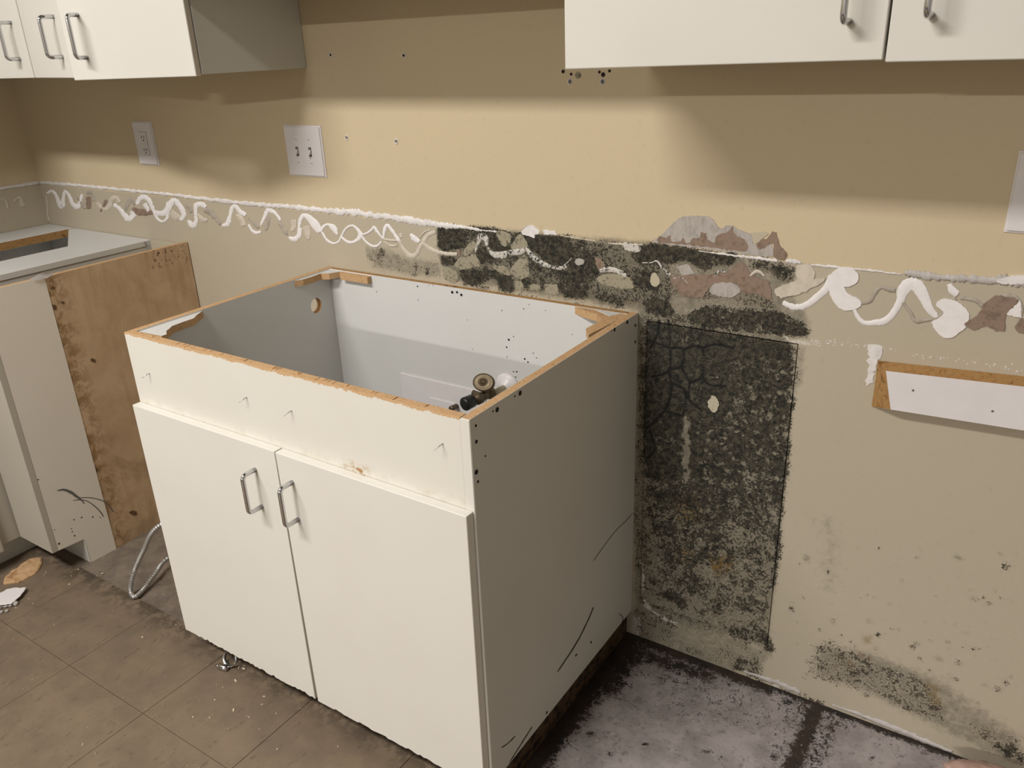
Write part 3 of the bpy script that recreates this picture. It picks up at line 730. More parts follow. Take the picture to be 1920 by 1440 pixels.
# middle, crop Z6
for pts, m_ in [
    ([(-4, 295, 8), (2, 215, 10), (14, 140, 16), (45, 104, 18), (92, 130, 26), (140, 185, 34), (178, 240, 22)], G),
    ([(60, 190, 30), (72, 245, 26), (80, 300, 12)], GO),
    ([(180, 240, 10), (205, 195, 12), (240, 178, 10), (285, 205, 24), (318, 262, 9)], G),
    ([(190, 238, 8), (232, 305, 9), (285, 333, 9), (328, 318, 8), (352, 272, 8), (385, 215, 9), (430, 188, 10), (470, 205, 9), (505, 262, 18), (470, 312, 13), (415, 324, 12), (365, 294, 9), (345, 268, 7)], G),
    ([(490, 225, 6), (535, 300, 8), (590, 348, 9), (640, 354, 9), (680, 315, 8)], G),
    ([(520, 262, 7), (565, 246, 9), (598, 222, 10), (618, 200, 12), (640, 232, 11), (672, 272, 7), (690, 292, 6)], G),
    ([(692, 300, 7), (706, 215, 14), (728, 185, 14), (755, 215, 13), (790, 262, 12), (820, 312, 18)], G),
    ([(690, 295, 8), (735, 305, 9), (800, 312, 10)], GO), ([(695, 318, 7), (750, 350, 10), (806, 350, 9)], GO),
    ([(822, 310, 12), (862, 385, 14), (915, 435, 20), (962, 420, 18), (995, 360, 16), (1030, 305, 18), (1062, 262, 18), (1122, 238, 16)], GO),
    ([(915, 255, 9), (945, 290, 22), (990, 320, 16)], G), ([(1005, 320, 12), (1070, 372, 15), (1140, 405, 16), (1215, 418, 14), (1298, 420, 15)], GO),
    ([(830, 250, 16), (838, 285, 12)], GO), ([(990, 290, 5), (1030, 240, 6), (1080, 222, 5)], GO),
]: ribbon('glue_bead', Z6, pts, m_)
# black stretch, crop Z7
for pts, m_ in [
    ([(445, 370, 10), (468, 300, 14), (490, 250, 28), (525, 270, 24), (532, 322, 10)], GM),
    ([(540, 330, 8), (562, 372, 14), (600, 390, 28), (650, 392, 32), (700, 375, 24), (745, 370, 26), (790, 362, 28), (815, 345, 14)], GM),
    ([(822, 330, 8), (868, 392, 20), (940, 450, 22), (1020, 480, 14), (1085, 490, 16), (1130, 478, 12)], GM), ([(1080, 490, 4), (1130, 455, 4), (1172, 412, 3)], GM),
]: ribbon('glue_bead', Z7, pts, m_)
for nm, m_, pts in [
    ('paint_flake', M['tan'], [(285, 470), (330, 410), (400, 400), (440, 365), (470, 430), (485, 470), (430, 480), (360, 500), (310, 490)]),
    ('paint_flake', M['tan'], [(350, 370), (395, 310), (440, 290), (455, 320), (425, 365), (385, 400)]),
    ('paint_flake', M['tan'], [(705, 500), (760, 440), (820, 390), (845, 470), (850, 540), (790, 570), (720, 540)]),
    ('paint_flake', M['tan'], [(715, 340), (740, 280), (785, 235), (840, 310), (810, 345), (760, 345)]),
    ('paint_flake', M['tan'], [(605, 215), (680, 220), (715, 255), (690, 310), (650, 320)]),
    ('paint_flake', M['tan'], [(580, 480), (640, 470), (700, 500), (700, 545), (650, 530), (600, 500)]),
    ('paint_flake', M['tan'], [(205, 485), (260, 490), (305, 520), (325, 580), (290, 600), (215, 570)]),
    ('paint_flake', M['tan'], [(740, 580), (800, 585), (805, 660), (745, 650)]), ('paint_flake', M['tan'], [(865, 590), (930, 590), (935, 665), (855, 655)]),
    ('paint_flake', M['tan'], [(965, 610), (1060, 610), (1075, 690), (970, 680)]),
    ('paint_flake', M['plaster'], [(1195, 430), (1235, 415), (1270, 440), (1240, 465), (1205, 462)]),
    ('torn_paper', M['paper'], [(1340, 405), (1380, 420), (1420, 470), (1400, 510), (1360, 480)]),
    ('torn_paper', M['paper'], [(305, 345), (330, 345), (335, 400), (318, 402)]),
    ('paint_flake', M['plaster'], [(795, 215), (835, 175), (890, 175), (910, 230), (850, 225)]),
]: peel(nm, Z7, pts, m_)
# torn stretch, crop Z8
for nm, m_, pts in [
    ('bare_plaster', M['plaster'], [(480, 325), (510, 275), (600, 190), (700, 115), (920, 115), (980, 190), (1020, 212), (1080, 180), (1180, 230), (1258, 255), (1270, 330), (1300, 345), (1330, 385), (1420, 340), (1450, 430), (1350, 440), (1100, 402), (860, 372)]),
    ('torn_paper', M['paper'], [(505, 325), (512, 272), (560, 285), (600, 268), (612, 312), (675, 322), (700, 290), (732, 330), (768, 322), (780, 290), (832, 292), (850, 240), (890, 250), (908, 302), (960, 322), (985, 262), (1078, 232), (1110, 192), (1128, 262), (1182, 282), (1230, 330), (1220, 398), (1100, 388), (860, 358), (700, 340)]),
    ('torn_paper', M['paper'], [(1303, 350), (1340, 300), (1390, 290), (1430, 238), (1470, 262), (1490, 340), (1548, 410), (1538, 460), (1480, 466), (1445, 430), (1440, 345), (1400, 340), (1372, 372), (1320, 382)]),
    ('torn_paper', M['paper'], [(600, 622), (690, 592), (900, 592), (1080, 562), (1130, 512), (1200, 490), (1240, 562), (1330, 622), (1400, 642), (1430, 782), (1330, 752), (1180, 732), (1168, 690), (1090, 652), (960, 662), (900, 722), (860, 770), (740, 772), (670, 732)]),
    ('torn_paper', M['paper'], [(0, 462), (60, 502), (50, 562), (0, 540)]), ('torn_paper', M['paper'], [(260, 532), (300, 490), (350, 502), (430, 526), (400, 560), (340, 580), (292, 632), (262, 602)]),
    ('paint_flake', M['cream_paint'], [(36, 452), (80, 382), (140, 360), (200, 392), (240, 470), (262, 540), (200, 552), (110, 520), (60, 510)]),
    ('paint_flake', M['cream_paint'], [(1255, 250), (1340, 240), (1400, 250), (1345, 295), (1305, 335), (1272, 325)]),
    ('paint_flake', M['tan'], [(10, 600), (120, 580), (250, 600), (300, 700), (180, 700), (30, 660)]),
    ('paint_flake', M['cream_paint'], [(430, 642), (462, 568), (512, 622), (500, 672), (460, 682)]), ('bare_plaster', M['plaster'], [(648, 522), (740, 500), (802, 580), (700, 600)]),
    ('bare_plaster', M['plaster'], [(920, 692), (1000, 642), (1130, 662), (1180, 712), (1100, 770), (950, 752)]),
    ('bare_plaster', M['glue_old'], [(1640, 510), (1740, 505), (1775, 550), (1760, 620), (1640, 610), (1625, 560)]),
    ('glue_smear', GM, [(215, 320), (270, 330), (360, 360), (340, 400), (260, 395), (225, 380)]),
]: peel(nm, Z8, pts, m_)
peel('paint_flake', ZP, [(760, 770), (800, 722), (845, 780), (838, 830), (810, 872), (775, 850), (752, 800)], M['cream_paint'], 0.0005)
ribbon('glue_bead', Z8, [(20, 560, 14), (80, 545, 24), (160, 555, 22), (240, 600, 18)], GM)
ribbon('glue_bead', Z8, [(370, 490, 5), (440, 490, 5), (490, 478, 8), (540, 545, 10), (600, 590, 14)], GM)
ribbon('glue_bead', Z8, [(620, 620, 5), (690, 612, 5), (740, 660, 4)], GM); ribbon('glue_bead', Z8, [(960, 600, 7), (1000, 560, 9), (1050, 570, 6)], GM)
ribbon('glue_bead', Z8, [(1250, 600, 9), (1310, 560, 14), (1370, 600, 8)], GO)
# right stretch, crop ZR
peel('glue_smear', ZR, [(190, 365), (330, 312), (345, 280), (450, 270), (460, 300), (525, 290), (505, 322), (400, 380), (235, 425)], M['glue_old'], 0.0016)
for pts, m_ in [
    ([(245, 455, 16), (320, 488, 20), (400, 475, 22), (470, 425, 24), (535, 365, 26), (580, 290, 28)], G),
    ([(725, 495, 12), (755, 560, 14), (800, 596, 16), (870, 592, 20), (930, 582, 24), (985, 535, 24), (1035, 450, 26), (1055, 380, 40), (1095, 335, 42), (1150, 345, 44), (1195, 415, 38), (1235, 500, 28), (1285, 560, 18)], G),
    ([(770, 462, 7), (830, 452, 10), (865, 395, 14), (905, 355, 12), (965, 372, 16), (1002, 372, 18)], GG),
    ([(1050, 455, 10), (1105, 525, 12), (1140, 582, 14), (1230, 572, 11), (1310, 552, 16), (1368, 470, 18), (1410, 425, 18)], GG),
    ([(1440, 425, 12), (1540, 442, 14), (1592, 482, 16)], GG), ([(1370, 330, 16), (1385, 370, 26), (1425, 405, 24)], G),
]: ribbon('glue_bead', ZR, pts, m_)
peel('glue_smear', ZR, [(545, 285), (570, 265), (620, 225), (700, 220), (752, 262), (748, 318), (690, 350), (660, 352), (690, 400), (760, 432), (772, 480), (700, 510), (640, 502), (590, 452), (560, 382)], G, 0.002, rag=0.4)
peel('glue_smear', ZR, [(1285, 455), (1340, 430), (1420, 450), (1502, 530), (1480, 622), (1430, 660), (1380, 695), (1310, 682), (1250, 592), (1300, 560), (1330, 520), (1288, 485)], G, 0.002, rag=0.4)
peel('torn_paper', ZR, [(1475, 592), (1560, 542), (1600, 470), (1680, 410), (1760, 420), (1832, 440), (1780, 500), (1742, 560), (1742, 640), (1680, 646), (1620, 612), (1540, 636), (1490, 622)], M['paper'], 0.0024)
peel('torn_paper', ZR, [(1810, 612), (1880, 560), (1960, 560), (1960, 680), (1872, 662), (1830, 652)], M['paper'], 0.0024)
peel('glue_smear', ZR, [(1752, 532), (1850, 440), (1856, 560), (1780, 542)], G, 0.002); peel('glue_smear', ZR, [(1600, 480), (1640, 450), (1650, 460), (1605, 520)], G, 0.002)
ribbon('glue_bead', ZR, [(1660, 430, 12), (1740, 412, 16), (1820, 425, 14), (1860, 500, 10), (1830, 600, 8)], GG)
peel('paint_smear', ZR, [(828, 750), (908, 756), (895, 840), (870, 880), (860, 960), (835, 1005), (805, 1008), (820, 900)], M['caulk'], 0.0008, rag=1.6, seg=4)
for i in range(110):   # flecks left by the old cabinet top
    t = rnd.random(); X = 440 + 1420 * t; Y = 705 + 205 * t + rnd.gauss(0, 13)
    if 900 < X < 1300 and rnd.random() < .4: continue
    s = rnd.uniform(2, 6.5)
    peel('paint_fleck', ZR, [(X - s * 1.6, Y), (X, Y - s * .5), (X + s * 1.6, Y + s * .2), (X, Y + s * .6)], M['caulk'], 0.0001, rag=0.6, seg=9)
# caulk line along the top of the removed splash
def caulk(pts, mat, th=0.0022, rag=0.45):
    return ribbon('caulk_line', lambda X, Y: (X, Y), pts, mat, th, per=14, rag=rag)
caulk([(76, 342, 3.2), (140, 347, 3), (210, 354, 3), (280, 361, 3), (345, 368, 3.4), (420, 377, 3.6), (500, 385, 4), (560, 389, 4.6), (620, 396, 5), (660, 398, 6.5), (700, 404, 5.5), (750, 410, 6), (800, 418, 6), (832, 423, 5), (870, 426, 3.6), (905, 432, 2)], M['caulk'])
caulk([(905, 432, 1.2), (940, 435, 2)], M['caulk'], 0.001, 0.6)
peel('caulk_flake', lambda X, Y: (X, Y), [(978, 437), (988, 424), (1002, 423), (1012, 436), (1003, 440), (1002, 446)], M['caulk'], 0.001)
peel('caulk_flake', lambda X, Y: (X, Y), [(1016, 430), (1040, 433), (1046, 440), (1022, 440)], M['caulk'], 0.001)
caulk([(1050, 441, 1.2), (1085, 447, 2), (1118, 452, 1.5)], M['cream_paint'], 0.001, 0.6)
caulk([(1140, 456, 1.0), (1170, 458, 2.2), (1205, 459, 1.2)], M['glue_old'], 0.001, 0.6)
caulk([(1310, 470, 0.8), (1370, 478, 2.2), (1420, 484, 2.6), (1458, 489, 3.2)], M['caulk'], 0.0012, 0.6)
caulk([(1474, 489, 3), (1490, 490, 4), (1502, 493, 2)], M['caulk'], 0.0012, 0.5)
caulk([(1520, 496, 1.4), (1560, 500, 2.6), (1600, 504, 1.6), (1640, 508, 2.0), (1690, 514, 1.2)], M['caulk'], 0.0012, 0.6)
caulk([(1697, 511, 5), (1730, 516, 7), (1770, 520, 5.5), (1810, 522, 6.5), (1860, 526, 6), (1880, 524, 8), (1905, 527, 10), (1990, 538, 8)], M['caulk_grey'], 0.0028, 0.5)
peel('caulk_flake', lambda X, Y: (X, Y), [(1870, 524), (1900, 516), (1930, 518), (1930, 530), (1880, 532)], M['caulk'], 0.003)
ribbon('caulk_line', lambda X, Y: (X, Y), [(-60, 362, 3), (0, 353, 2.8), (40, 347, 3.2), (73, 342, 3.2)], M['caulk'], 0.004, parent=wl, plane=(0, XL), per=12)
ribbon('glue_bead', ZA, [(-8, 1120, 5), (20, 1118, 6), (38, 1140, 6), (44, 1172, 8)], GO, parent=wl, plane=(0, XL))
ribbon('glue_bead', ZA, [(76, 1138, 6), (95, 1116, 7), (116, 1112, 9), (124, 1140, 14), (130, 1160, 16)], GO, parent=wl, plane=(0, XL))
ribbon('plaster_ridge', lambda X, Y: (X, Y), [(1395, 1258, 2), (1430, 1270, 3), (1470, 1284, 5), (1500, 1298, 3)], M['caulk_grey'], 0.003, rag=0.6)
ribbon('plaster_ridge', lambda X, Y: (X, Y), [(1560, 1320, 1), (1620, 1342, 3), (1680, 1366, 4), (1730, 1386, 4), (1785, 1408, 2)], M['caulk_grey'], 0.003, rag=0.6)
# screw holes, anchors and small knocks in the upper wall
for px, py, r, m_ in [(620, 103, .0028, 'dark'), (757, 104, .0028, 'dark'), (650, 258, .003, 'smudge'), (743, 265, .003, 'smudge'), (1056, 134, .0038, 'dark'), (1071, 139, .003, 'dark'), (1069, 153, .004, 'smudge'),
                      (1124, 135, .003, 'dark'), (1131, 140, .0046, 'dark'), (1143, 133, .003, 'dark'), (1130, 153, .004, 'smudge'), (1084, 141, .007, 'tan')]:
    p = at(px, py, 1, 0.0); disc('screw_hole', (p.x, 0.002, p.z), (0, -1, 0), r, 0.0028, M[m_], WB, 12)
for px, py in ((620, 103), (757, 104), (650, 258), (743, 265), (1069, 153), (1130, 153)):
    p = at(px, py, 1, 0.0); a = [(p.x + 0.005 * math.cos(t * .524), -0.0006, p.z + 0.006 * math.sin(t * .524)) for t in range(13)]
    sweep('anchor_rim', a, 0.0011, M['plate'], WB, 6)

# ------------------------------------------------------------------ the sink cabinet
H, W, D, T = 0.876, 0.946, 0.629, 0.018
YB, YC = -0.002, -0.631; ZT, ZD = 0.0756, 0.7083
sink = thing('sink_cabinet', 'cream sink base cabinet with open top and two doors, standing against the mouldy wall', 'cabinet', (-W / 2, -0.316, 0))
LM = [M['white_lam'], M['chip'], M['inner']]
# right side, outer face shaded cream, sawn top of chipboard
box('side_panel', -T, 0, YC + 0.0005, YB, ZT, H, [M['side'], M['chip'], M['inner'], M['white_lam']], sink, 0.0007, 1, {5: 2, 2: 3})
# left side with a round pipe hole
hc = at(593, 573, 0, -W + T)
circ = [(hc.y + 0.020 * math.cos(a * math.pi / 12), hc.z + 0.021 * math.sin(a * math.pi / 12)) for a in range(24)]
sp = prism('side_panel', [(YC + T + 0.0003, ZT), (YB, ZT), (YB, H), (YC + T + 0.0003, H)], 0, -W, -W + T, [M['inner'], M['chip']], sink, side_mi=1, holes=[circ])
box('back_panel', -W + T, -T, YB - 0.016, YB, ZT, H - 0.001, [M['inner'], M['chip_dark']], sink, 0.0005, 1)
box('bottom_panel', -W + T, -T, YC + T, YB - 0.016, ZT, ZT + T, M['inner'], sink)
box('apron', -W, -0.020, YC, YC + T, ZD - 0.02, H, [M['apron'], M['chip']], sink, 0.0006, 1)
box('edge_strip', -0.0195, -0.001, YC - 0.0005, YC + 0.0008, ZT, H - 0.0015, M['white_lam'], sink, 0.0002)
# plinth, rotten, a little inside the carcass
pl = prism('plinth', [(-W + 0.02, YC + 0.085), (-0.012, YC + 0.085), (-0.012, YB - 0.002), (-W + 0.02, YB - 0.002)], 2, 0.0, ZT, M['plinth'], sink)
# doors, ragged along the foot
DT = 0.0195
xm = -W / 2
ld = [(-W + 0.001, ZD), (-W + 0.001, ZT + 0.002)] + jag(-W + 0.001, xm - 0.0035, ZT, 0.006, 0.008, 3) + [(xm - 0.0012, ZD)]
d1 = prism('door', ld, 1, YC - DT - 0.001, YC - 0.001, [M['white_lam'], M['white_lam']], sink, 0.0009)
u_handle(d1, (-0.5425, YC - DT - 0.001, 0.650), (-0.5425, YC - DT - 0.001, 0.563), (0, -0.034, 0))
rd = [(xm + 0.0012, ZD - 0.001), (xm + 0.0055, ZT)] + jag(xm + 0.0055, -0.006, ZT - 0.001, 0.005, 0.008, 4) + [(-0.004, ZD - 0.004)]
d2 = prism('door', rd, 1, YC - DT - 0.001, YC - 0.001, [M['white_lam'], M['white_lam']], sink, 0.0009)
u_handle(d2, (-0.4335, YC - DT - 0.001, 0.651), (-0.4335, YC - DT - 0.001, 0.566), (0, -0.034, 0))
# corner blocks at the rim
Z4 = Z(200, 460, 3.6); Z5 = Z(600, 460, 3.097)
def block(conv, pts, ztop, th, mats, cap, side, name='corner_block'):
    q = []
    for p in pts:
        c = at(*conv(*p), 2, ztop); q.append((min(max(c.x, -W + T + .0005), -T - .0005), min(max(c.y, YC + T + .0005), YB - .0165)))
    return prism(name, q, 2, ztop, ztop - th, mats, sink, cap_mi=cap, side_mi=side)
BM = [M['chip'], M['inner']]
block(Z4, [(190, 575), (600, 432), (608, 470), (588, 492), (520, 515), (440, 545), (425, 560), (402, 578), (405, 600), (370, 612)], H - 0.003, 0.017, BM, 1, 0)
block(Z4, [(1218, 232), (1500, 120), (1640, 150), (1622, 172), (1570, 178), (1500, 190), (1445, 190), (1390, 210), (1325, 230)], H - 0.003, 0.017, BM, 1, 0)
p0, p1 = at(648, 507, 2, H - .004), at(695, 518, 2, H - .004)
box('rail_remnant', -W + T + 0.055, p1.x, YB - 0.032, YB - 0.0165, H - 0.022, H - 0.004, M['chip'], sink)
block(Z5, [(1490, 350), (1830, 385), (1830, 420), (1560, 520), (1545, 482), (1640, 432), (1606, 398), (1540, 380)], H - 0.002, 0.017, BM, 0, 0)
block(Z5, [(1625, 352), (1780, 378), (1680, 410), (1625, 385)], H - 0.0012, 0.001, [M['inner'], M['inner']], 0, 0, 'laminate_scrap')
# torn fixing screw at the front-left block
c = at(250 + 80, 632, 2, H - .03); sweep('screw', [(c.x, YC + T, c.z - 0.004), (c.x + 0.004, YC + T + 0.02, c.z)], 0.003, M['bronze'], sink, 8)
# things fixed to the back panel, seen inside
YI = YB - 0.016
ac = box('access_cover', -0.700, -0.415, YI - 0.004, YI, 0.40, 0.607, M['plate'], sink, 0.0008)
box('access_flap', -0.60, -0.515, YI - 0.0065, YI - 0.004, 0.47, 0.556, M['plate'], ac, 0.0008)
for px, py, r in [(848, 548, .0052), (857, 548, .0045), (865, 553, .005), (784, 562, .002), (783, 537, .003), (706, 547, .002), (954, 637, .004), (963, 631, .002), (950, 651, .003), (951, 669, .002), (984, 673, .0035), (990, 679, .003),
                  (1000, 662, .002), (1006, 671, .002), (963, 697, .0025), (969, 697, .003), (967, 707, .0025), (982, 579, .002), (941, 582, .002), (876, 600, .0015), (804, 535, .0015), (812, 535, .0015), (1073, 627, .0015), (992, 571, .0015), (1023, 582, .0015), (886, 655, .0015)]:
    p = at(px, py, 1, YI); disc('screw_hole', (p.x, YI + .001, p.z), (0, -1, 0), r * .75, 0.0013, M['dark'], sink, 10)
p = at(630, 531, 0, -W + T); box('bracket', -W + T, -W + T + 0.004, p.y - 0.004, p.y + 0.008, p.z - 0.012, p.z + 0.006, M['bronze'], sink, 0.0005)
p = at(850, 764, 1, YI - .02); sweep('pipe_stub', [(p.x, YI, p.z - .002), (p.x, YI - 0.03, p.z)], [0.006, 0.008], M['bronze'], sink, 10)
# confirmat screws and knocks on the right side
for px, py, r in [(975, 737, .0055), (932, 768, .0055), (893, 828, .004), (893, 885, .0055), (896, 903, .003), (1176, 604, .005), (1191, 610, .004), (1191, 641, .004), (1152, 618, .005), (1146, 620, .002), (965, 743, .002), (924, 771, .002), (892, 798, .003), (910, 855, .002)]:
    p = at(px, py, 0, 0.0); disc('screw_head', (-0.0005, p.y, p.z), (1, 0, 0), r * .85, 0.0012, M['dark'], sink, 12)
for ln, wd in [([(1186, 962), (1172, 978), (1150, 1000), (1112, 1052)], .5), ([(1113, 1138), (1098, 1172), (1078, 1210), (1045, 1260)], 1.1), ([(966, 1380), (953, 1393), (940, 1402)], .9), ([(998, 1362), (980, 1390), (955, 1430)], .9), ([(1160, 1150), (1168, 1160), (1160, 1180)], .7)]:
    ribbon('scratch', lambda X, Y: (X, Y), [(x, y, wd) for x, y in ln], M['scratch'], 0.0001, sink, (0, 0.0), 6)
for px, py in [(1080, 1228), (1108, 1204), (1025, 1336)]:
    p = at(px, py, 0, 0.0); disc('screw_head', (-0.0005, p.y, p.z), (1, 0, 0), .0035, 0.0012, M['dark'], sink, 10)
# bent nail points standing out of the apron
for px, py in [(280, 702), (462, 747), (546, 772), (829, 834)]:
    p = at(px, py, 1, YC); sweep('nail', [(p.x + .002, YC + .001, p.z + .003), (p.x, YC - .009, p.z + .001), (p.x - .004, YC - .016, p.z - .004)], [.0012, .0011, .0004], M['steel'], sink, 6)
for i in range(26):   # broken crumbs of chipboard on the rim
    x = rnd.uniform(-W + .02, -.03); box('rim_crumb', x, x + rnd.uniform(.002, .006), YC + rnd.uniform(.001, .012), YC + .0155, H - .0004, H + rnd.uniform(.0006, .0016), M['chip'], sink, 0)

# shut-off valve on its stub, with wall flange
vp = thing('shutoff_valve', 'tarnished shut-off valve with oval handle and white wall flange inside the sink cabinet', 'valve', (-0.345, YI, 0.645))
e0 = Vector((-0.345, YI, 0.640))
flr = []; prof = [(0.000, 0.034), (0.004, 0.033), (0.010, 0.026), (0.013, 0.014), (0.020, 0.012)]
sweep('flange', [e0 + Vector((0, -a, 0)) for a, r in prof], [r for a, r in prof], M['plate'], vp, 28)
sweep('pipe', [e0 + Vector((0, -0.015, 0)), e0 + Vector((0, -0.06, 0))], 0.0085, M['cream_paint'], vp, 16)
body = [(0.050, 0.010), (0.055, 0.014), (0.068, 0.014), (0.070, 0.011), (0.092, 0.012), (0.094, 0.015), (0.108, 0.015), (0.110, 0.010), (0.118, 0.010)]
sweep('valve_body', [e0 + Vector((-a * .18, -a, 0)) for a, r in body], [r for a, r in body], M['bronze'], vp, 18)
sweep('outlet_cap', [e0 + Vector((-.021, -.116, 0)), e0 + Vector((-.023, -.120, 0)), e0 + Vector((-.027, -.146, 0)), e0 + Vector((-.028, -.150, 0))], [0.010, 0.016, 0.017, 0.012], M['black'], vp, 18)
sweep('stem', [e0 + Vector((-.014, -.080, .006)), e0 + Vector((-.010, -.084, .034))], 0.006, M['bronze'], vp, 12)
bmv = bmesh.new(); hcn = e0 + Vector((-.008, -.086, .036)); nrm = Vector((0.10, -0.78, 0.62)).normalized(); ux = Vector((1, 0, 0)); uy = nrm.cross(ux).normalized(); ux = uy.cross(nrm)
rings = []
for h, s in ((0, .7), (0, 1.0), (.003, 1.08), (.008, 1.08), (.011, 1.0), (.009, .75), (.009, .22), (.012, .18)):
    rings.append([bmv.verts.new(hcn + nrm * h + ux * (.027 * s * math.cos(k * math.pi / 14)) + uy * (.021 * s * math.sin(k * math.pi / 14))) for k in range(28)])
bmv.faces.new(rings[0]); bmv.faces.new(rings[-1])
for a, b in zip(rings, rings[1:]):
    for k in range(28): bmv.faces.new((a[k], a[(k + 1) % 28], b[(k + 1) % 28], b[k]))
from_bm('oval_handle', bmv, M['bronze'], vp, True)
sweep('side_port', [e0 + Vector((-.016, -.088, .002)), e0 + Vector((-.042, -.092, .006))], [.007, .008], M['bronze'], vp, 12)

# ------------------------------------------------------------------ corner base run on the left
XF = -1.765
base = thing('base_cabinet', 'white corner base cabinet along the left wall, open on top without worktop', 'cabinet', ((XL + XF) / 2, -0.8, 0))
YE = -1.62
top = [(-2.222, -0.003), (XF, -0.003), (XF, YE), (-1.945, YE), (-1.945, -0.187), (-2.222, -0.026)]
prism('top_rail', top, 2, H, H - 0.018, [M['inner'], M['inner']], base, 0.0006)
box('wall_rail', XL + 0.002, -2.224, YE, -0.003, H - 0.026, H + 0.001, [M['inner'], M['chip_dark']], base, 0.0006, None, {3: 1})
box('front_panel', XF - 0.018, XF, YE, -0.003, 0.615, H - 0.0185, M['white_lam'], base)
box('face_rail', XF, XF + 0.003, YE, -0.03, H - 0.0165, H + 0.0005, M['white_lam'], base, 0.0004)
box('stile', XF - 0.018, XF + 0.002, -0.72, -0.003, 0.085, 0.612, M['shaded_lam'], base)
box('back_panel', XL + 0.002, XL + 0.018, YE, -0.003, 0.085, H - 0.027, M['inner'], base)
box('end_panel', XL + 0.019, XF - 0.019, -0.021, -0.003, 0.085, H - 0.019, M['inner'], base)
box('bottom_panel', XL + 0.019, XF - 0.019, YE, -0.022, 0.085, 0.103, M['inner'], base)
box('toe_kick', XF - 0.065, XF - 0.047, YE, -0.003, 0.0, 0.0845, M['side'], base)
box('end_panel', XL + 0.002, XF, YE - 0.018, YE - 0.0005, 0.0, H, M['side'], base)
box('door', XF + 0.0025, XF + 0.021, YE + 0.3, -0.706, 0.072, 0.60, M['shaded_lam'], base, 0.004)

endu = thing('end_cabinet', 'narrow cabinet end with bare brown side and white front strip, beside the empty appliance gap', 'cabinet', (-1.66, -0.31, 0))
PXS = -1.572
prof = [(-0.631, 0.886), (-0.631, 0.090), (-0.550, 0.086), (-0.550, 0.0), (-0.003, 0.0), (-0.003, 0.886)]
prism('side_panel', prof, 0, PXS, PXS - 0.017, [M['brown'], M['chip'], M['side']], endu, 0.0, 0, 1)
skin = [(-0.632, 0.8865), (-0.632, 0.090), (-0.551, 0.086), (-0.551, 0.0), (-0.466, 0.0), (-0.466, 0.8865)]
prism('laminate_skin', skin, 0, PXS + 0.0014, PXS + 0.0002, [M['skin'], M['chip']], endu, 0.0, 0, 0)
box('front_strip', -1.752, PXS + 0.0015, -0.650, -0.6325, 0.090, 0.86, M['shaded_lam'], endu)
box('toe_kick', -1.748, PXS + 0.0014, -0.5540, -0.5512, 0.001, 0.0855, M['side'], endu)
box('bottom_panel', -1.745, PXS - 0.018, -0.63, -0.02, 0.088, 0.104, M['inner'], endu)
box('wall_cleat', XF + 0.022, PXS - 0.018, -0.022, -0.003, 0.80, H + 0.003, [M['cream_paint'], M['chip']], endu)
# torn laminate flap at the panel top, round knots and scuffs
fl = [(340, 742), (440, 690), (500, 668), (560, 680), (605, 682), (520, 732), (500, 728), (440, 748)]
Zb = Z(0, 400, 6.0); bm = bmesh.new()
tv = [bm.verts.new(at(*Zb(*q), 0, PXS + 0.004 + 0.006 * rnd.random())) for q in fl]; bm.faces.new(tv)
r_ = bmesh.ops.extrude_face_region(bm, geom=list(bm.faces)); bmesh.ops.translate(bm, verts=[e for e in r_['geom'] if isinstance(e, bmesh.types.BMVert)], vec=(-0.0012, 0, 0))
from_bm('torn_flap', bm, M['plate'], endu)
for px, py, r in [(97, 576, 8), (176, 882, 7), (174, 676, 5), (250, 962, 7), (118, 568, 3), (100, 540, 3)]:
    peel('glue_scar', lambda X, Y: (X, Y), [(px - r, py - r * .5), (px, py - r * .8), (px + r, py - r * .2), (px + r * .8, py + r * .6), (px - r * .2, py + r * .5), (px - r * .9, py + r * .2)], M['scar'], 0.0003, endu, (0, PXS + 0.0003), 1.0, 3.0)
Zc = Z(0, 860, 6.0)
ribbon('scuff', Zc, [(820, 470, 3), (900, 462, 5), (980, 478, 5), (1060, 530, 6), (1130, 600, 6), (1165, 655, 5)], M['smudge'], 0.0001, endu, (0, PXS + 0.0016), 8)
ribbon('scuff', Zc, [(900, 440, 4), (1000, 438, 5), (1100, 455, 5), (1200, 500, 6), (1280, 605, 5)], M['smudge'], 0.0001, endu, (0, PXS + 0.0016), 8)
ribbon('scuff', Zc, [(640, 360, 4), (720, 350, 12), (800, 380, 16), (860, 425, 14), (920, 470, 8), (950, 510, 4)], M['smudge'], 0.0001, endu, (0, PXS + 0.0016), 8)
for X, Y, r in [(830, 685, 8), (915, 660, 9), (1040, 655, 9), (1122, 660, 6), (835, 865, 9), (810, 820, 7), (660, 955, 12), (425, 235, 8), (800, 785, 6), (610, 800, 6)]:
    p = at(*Zc(X, Y), 0, PXS); disc('dent', (PXS + .0014, p.y, p.z), (1, 0, 0), r * .00028, 0.0004, M['scratch'], endu, 8)

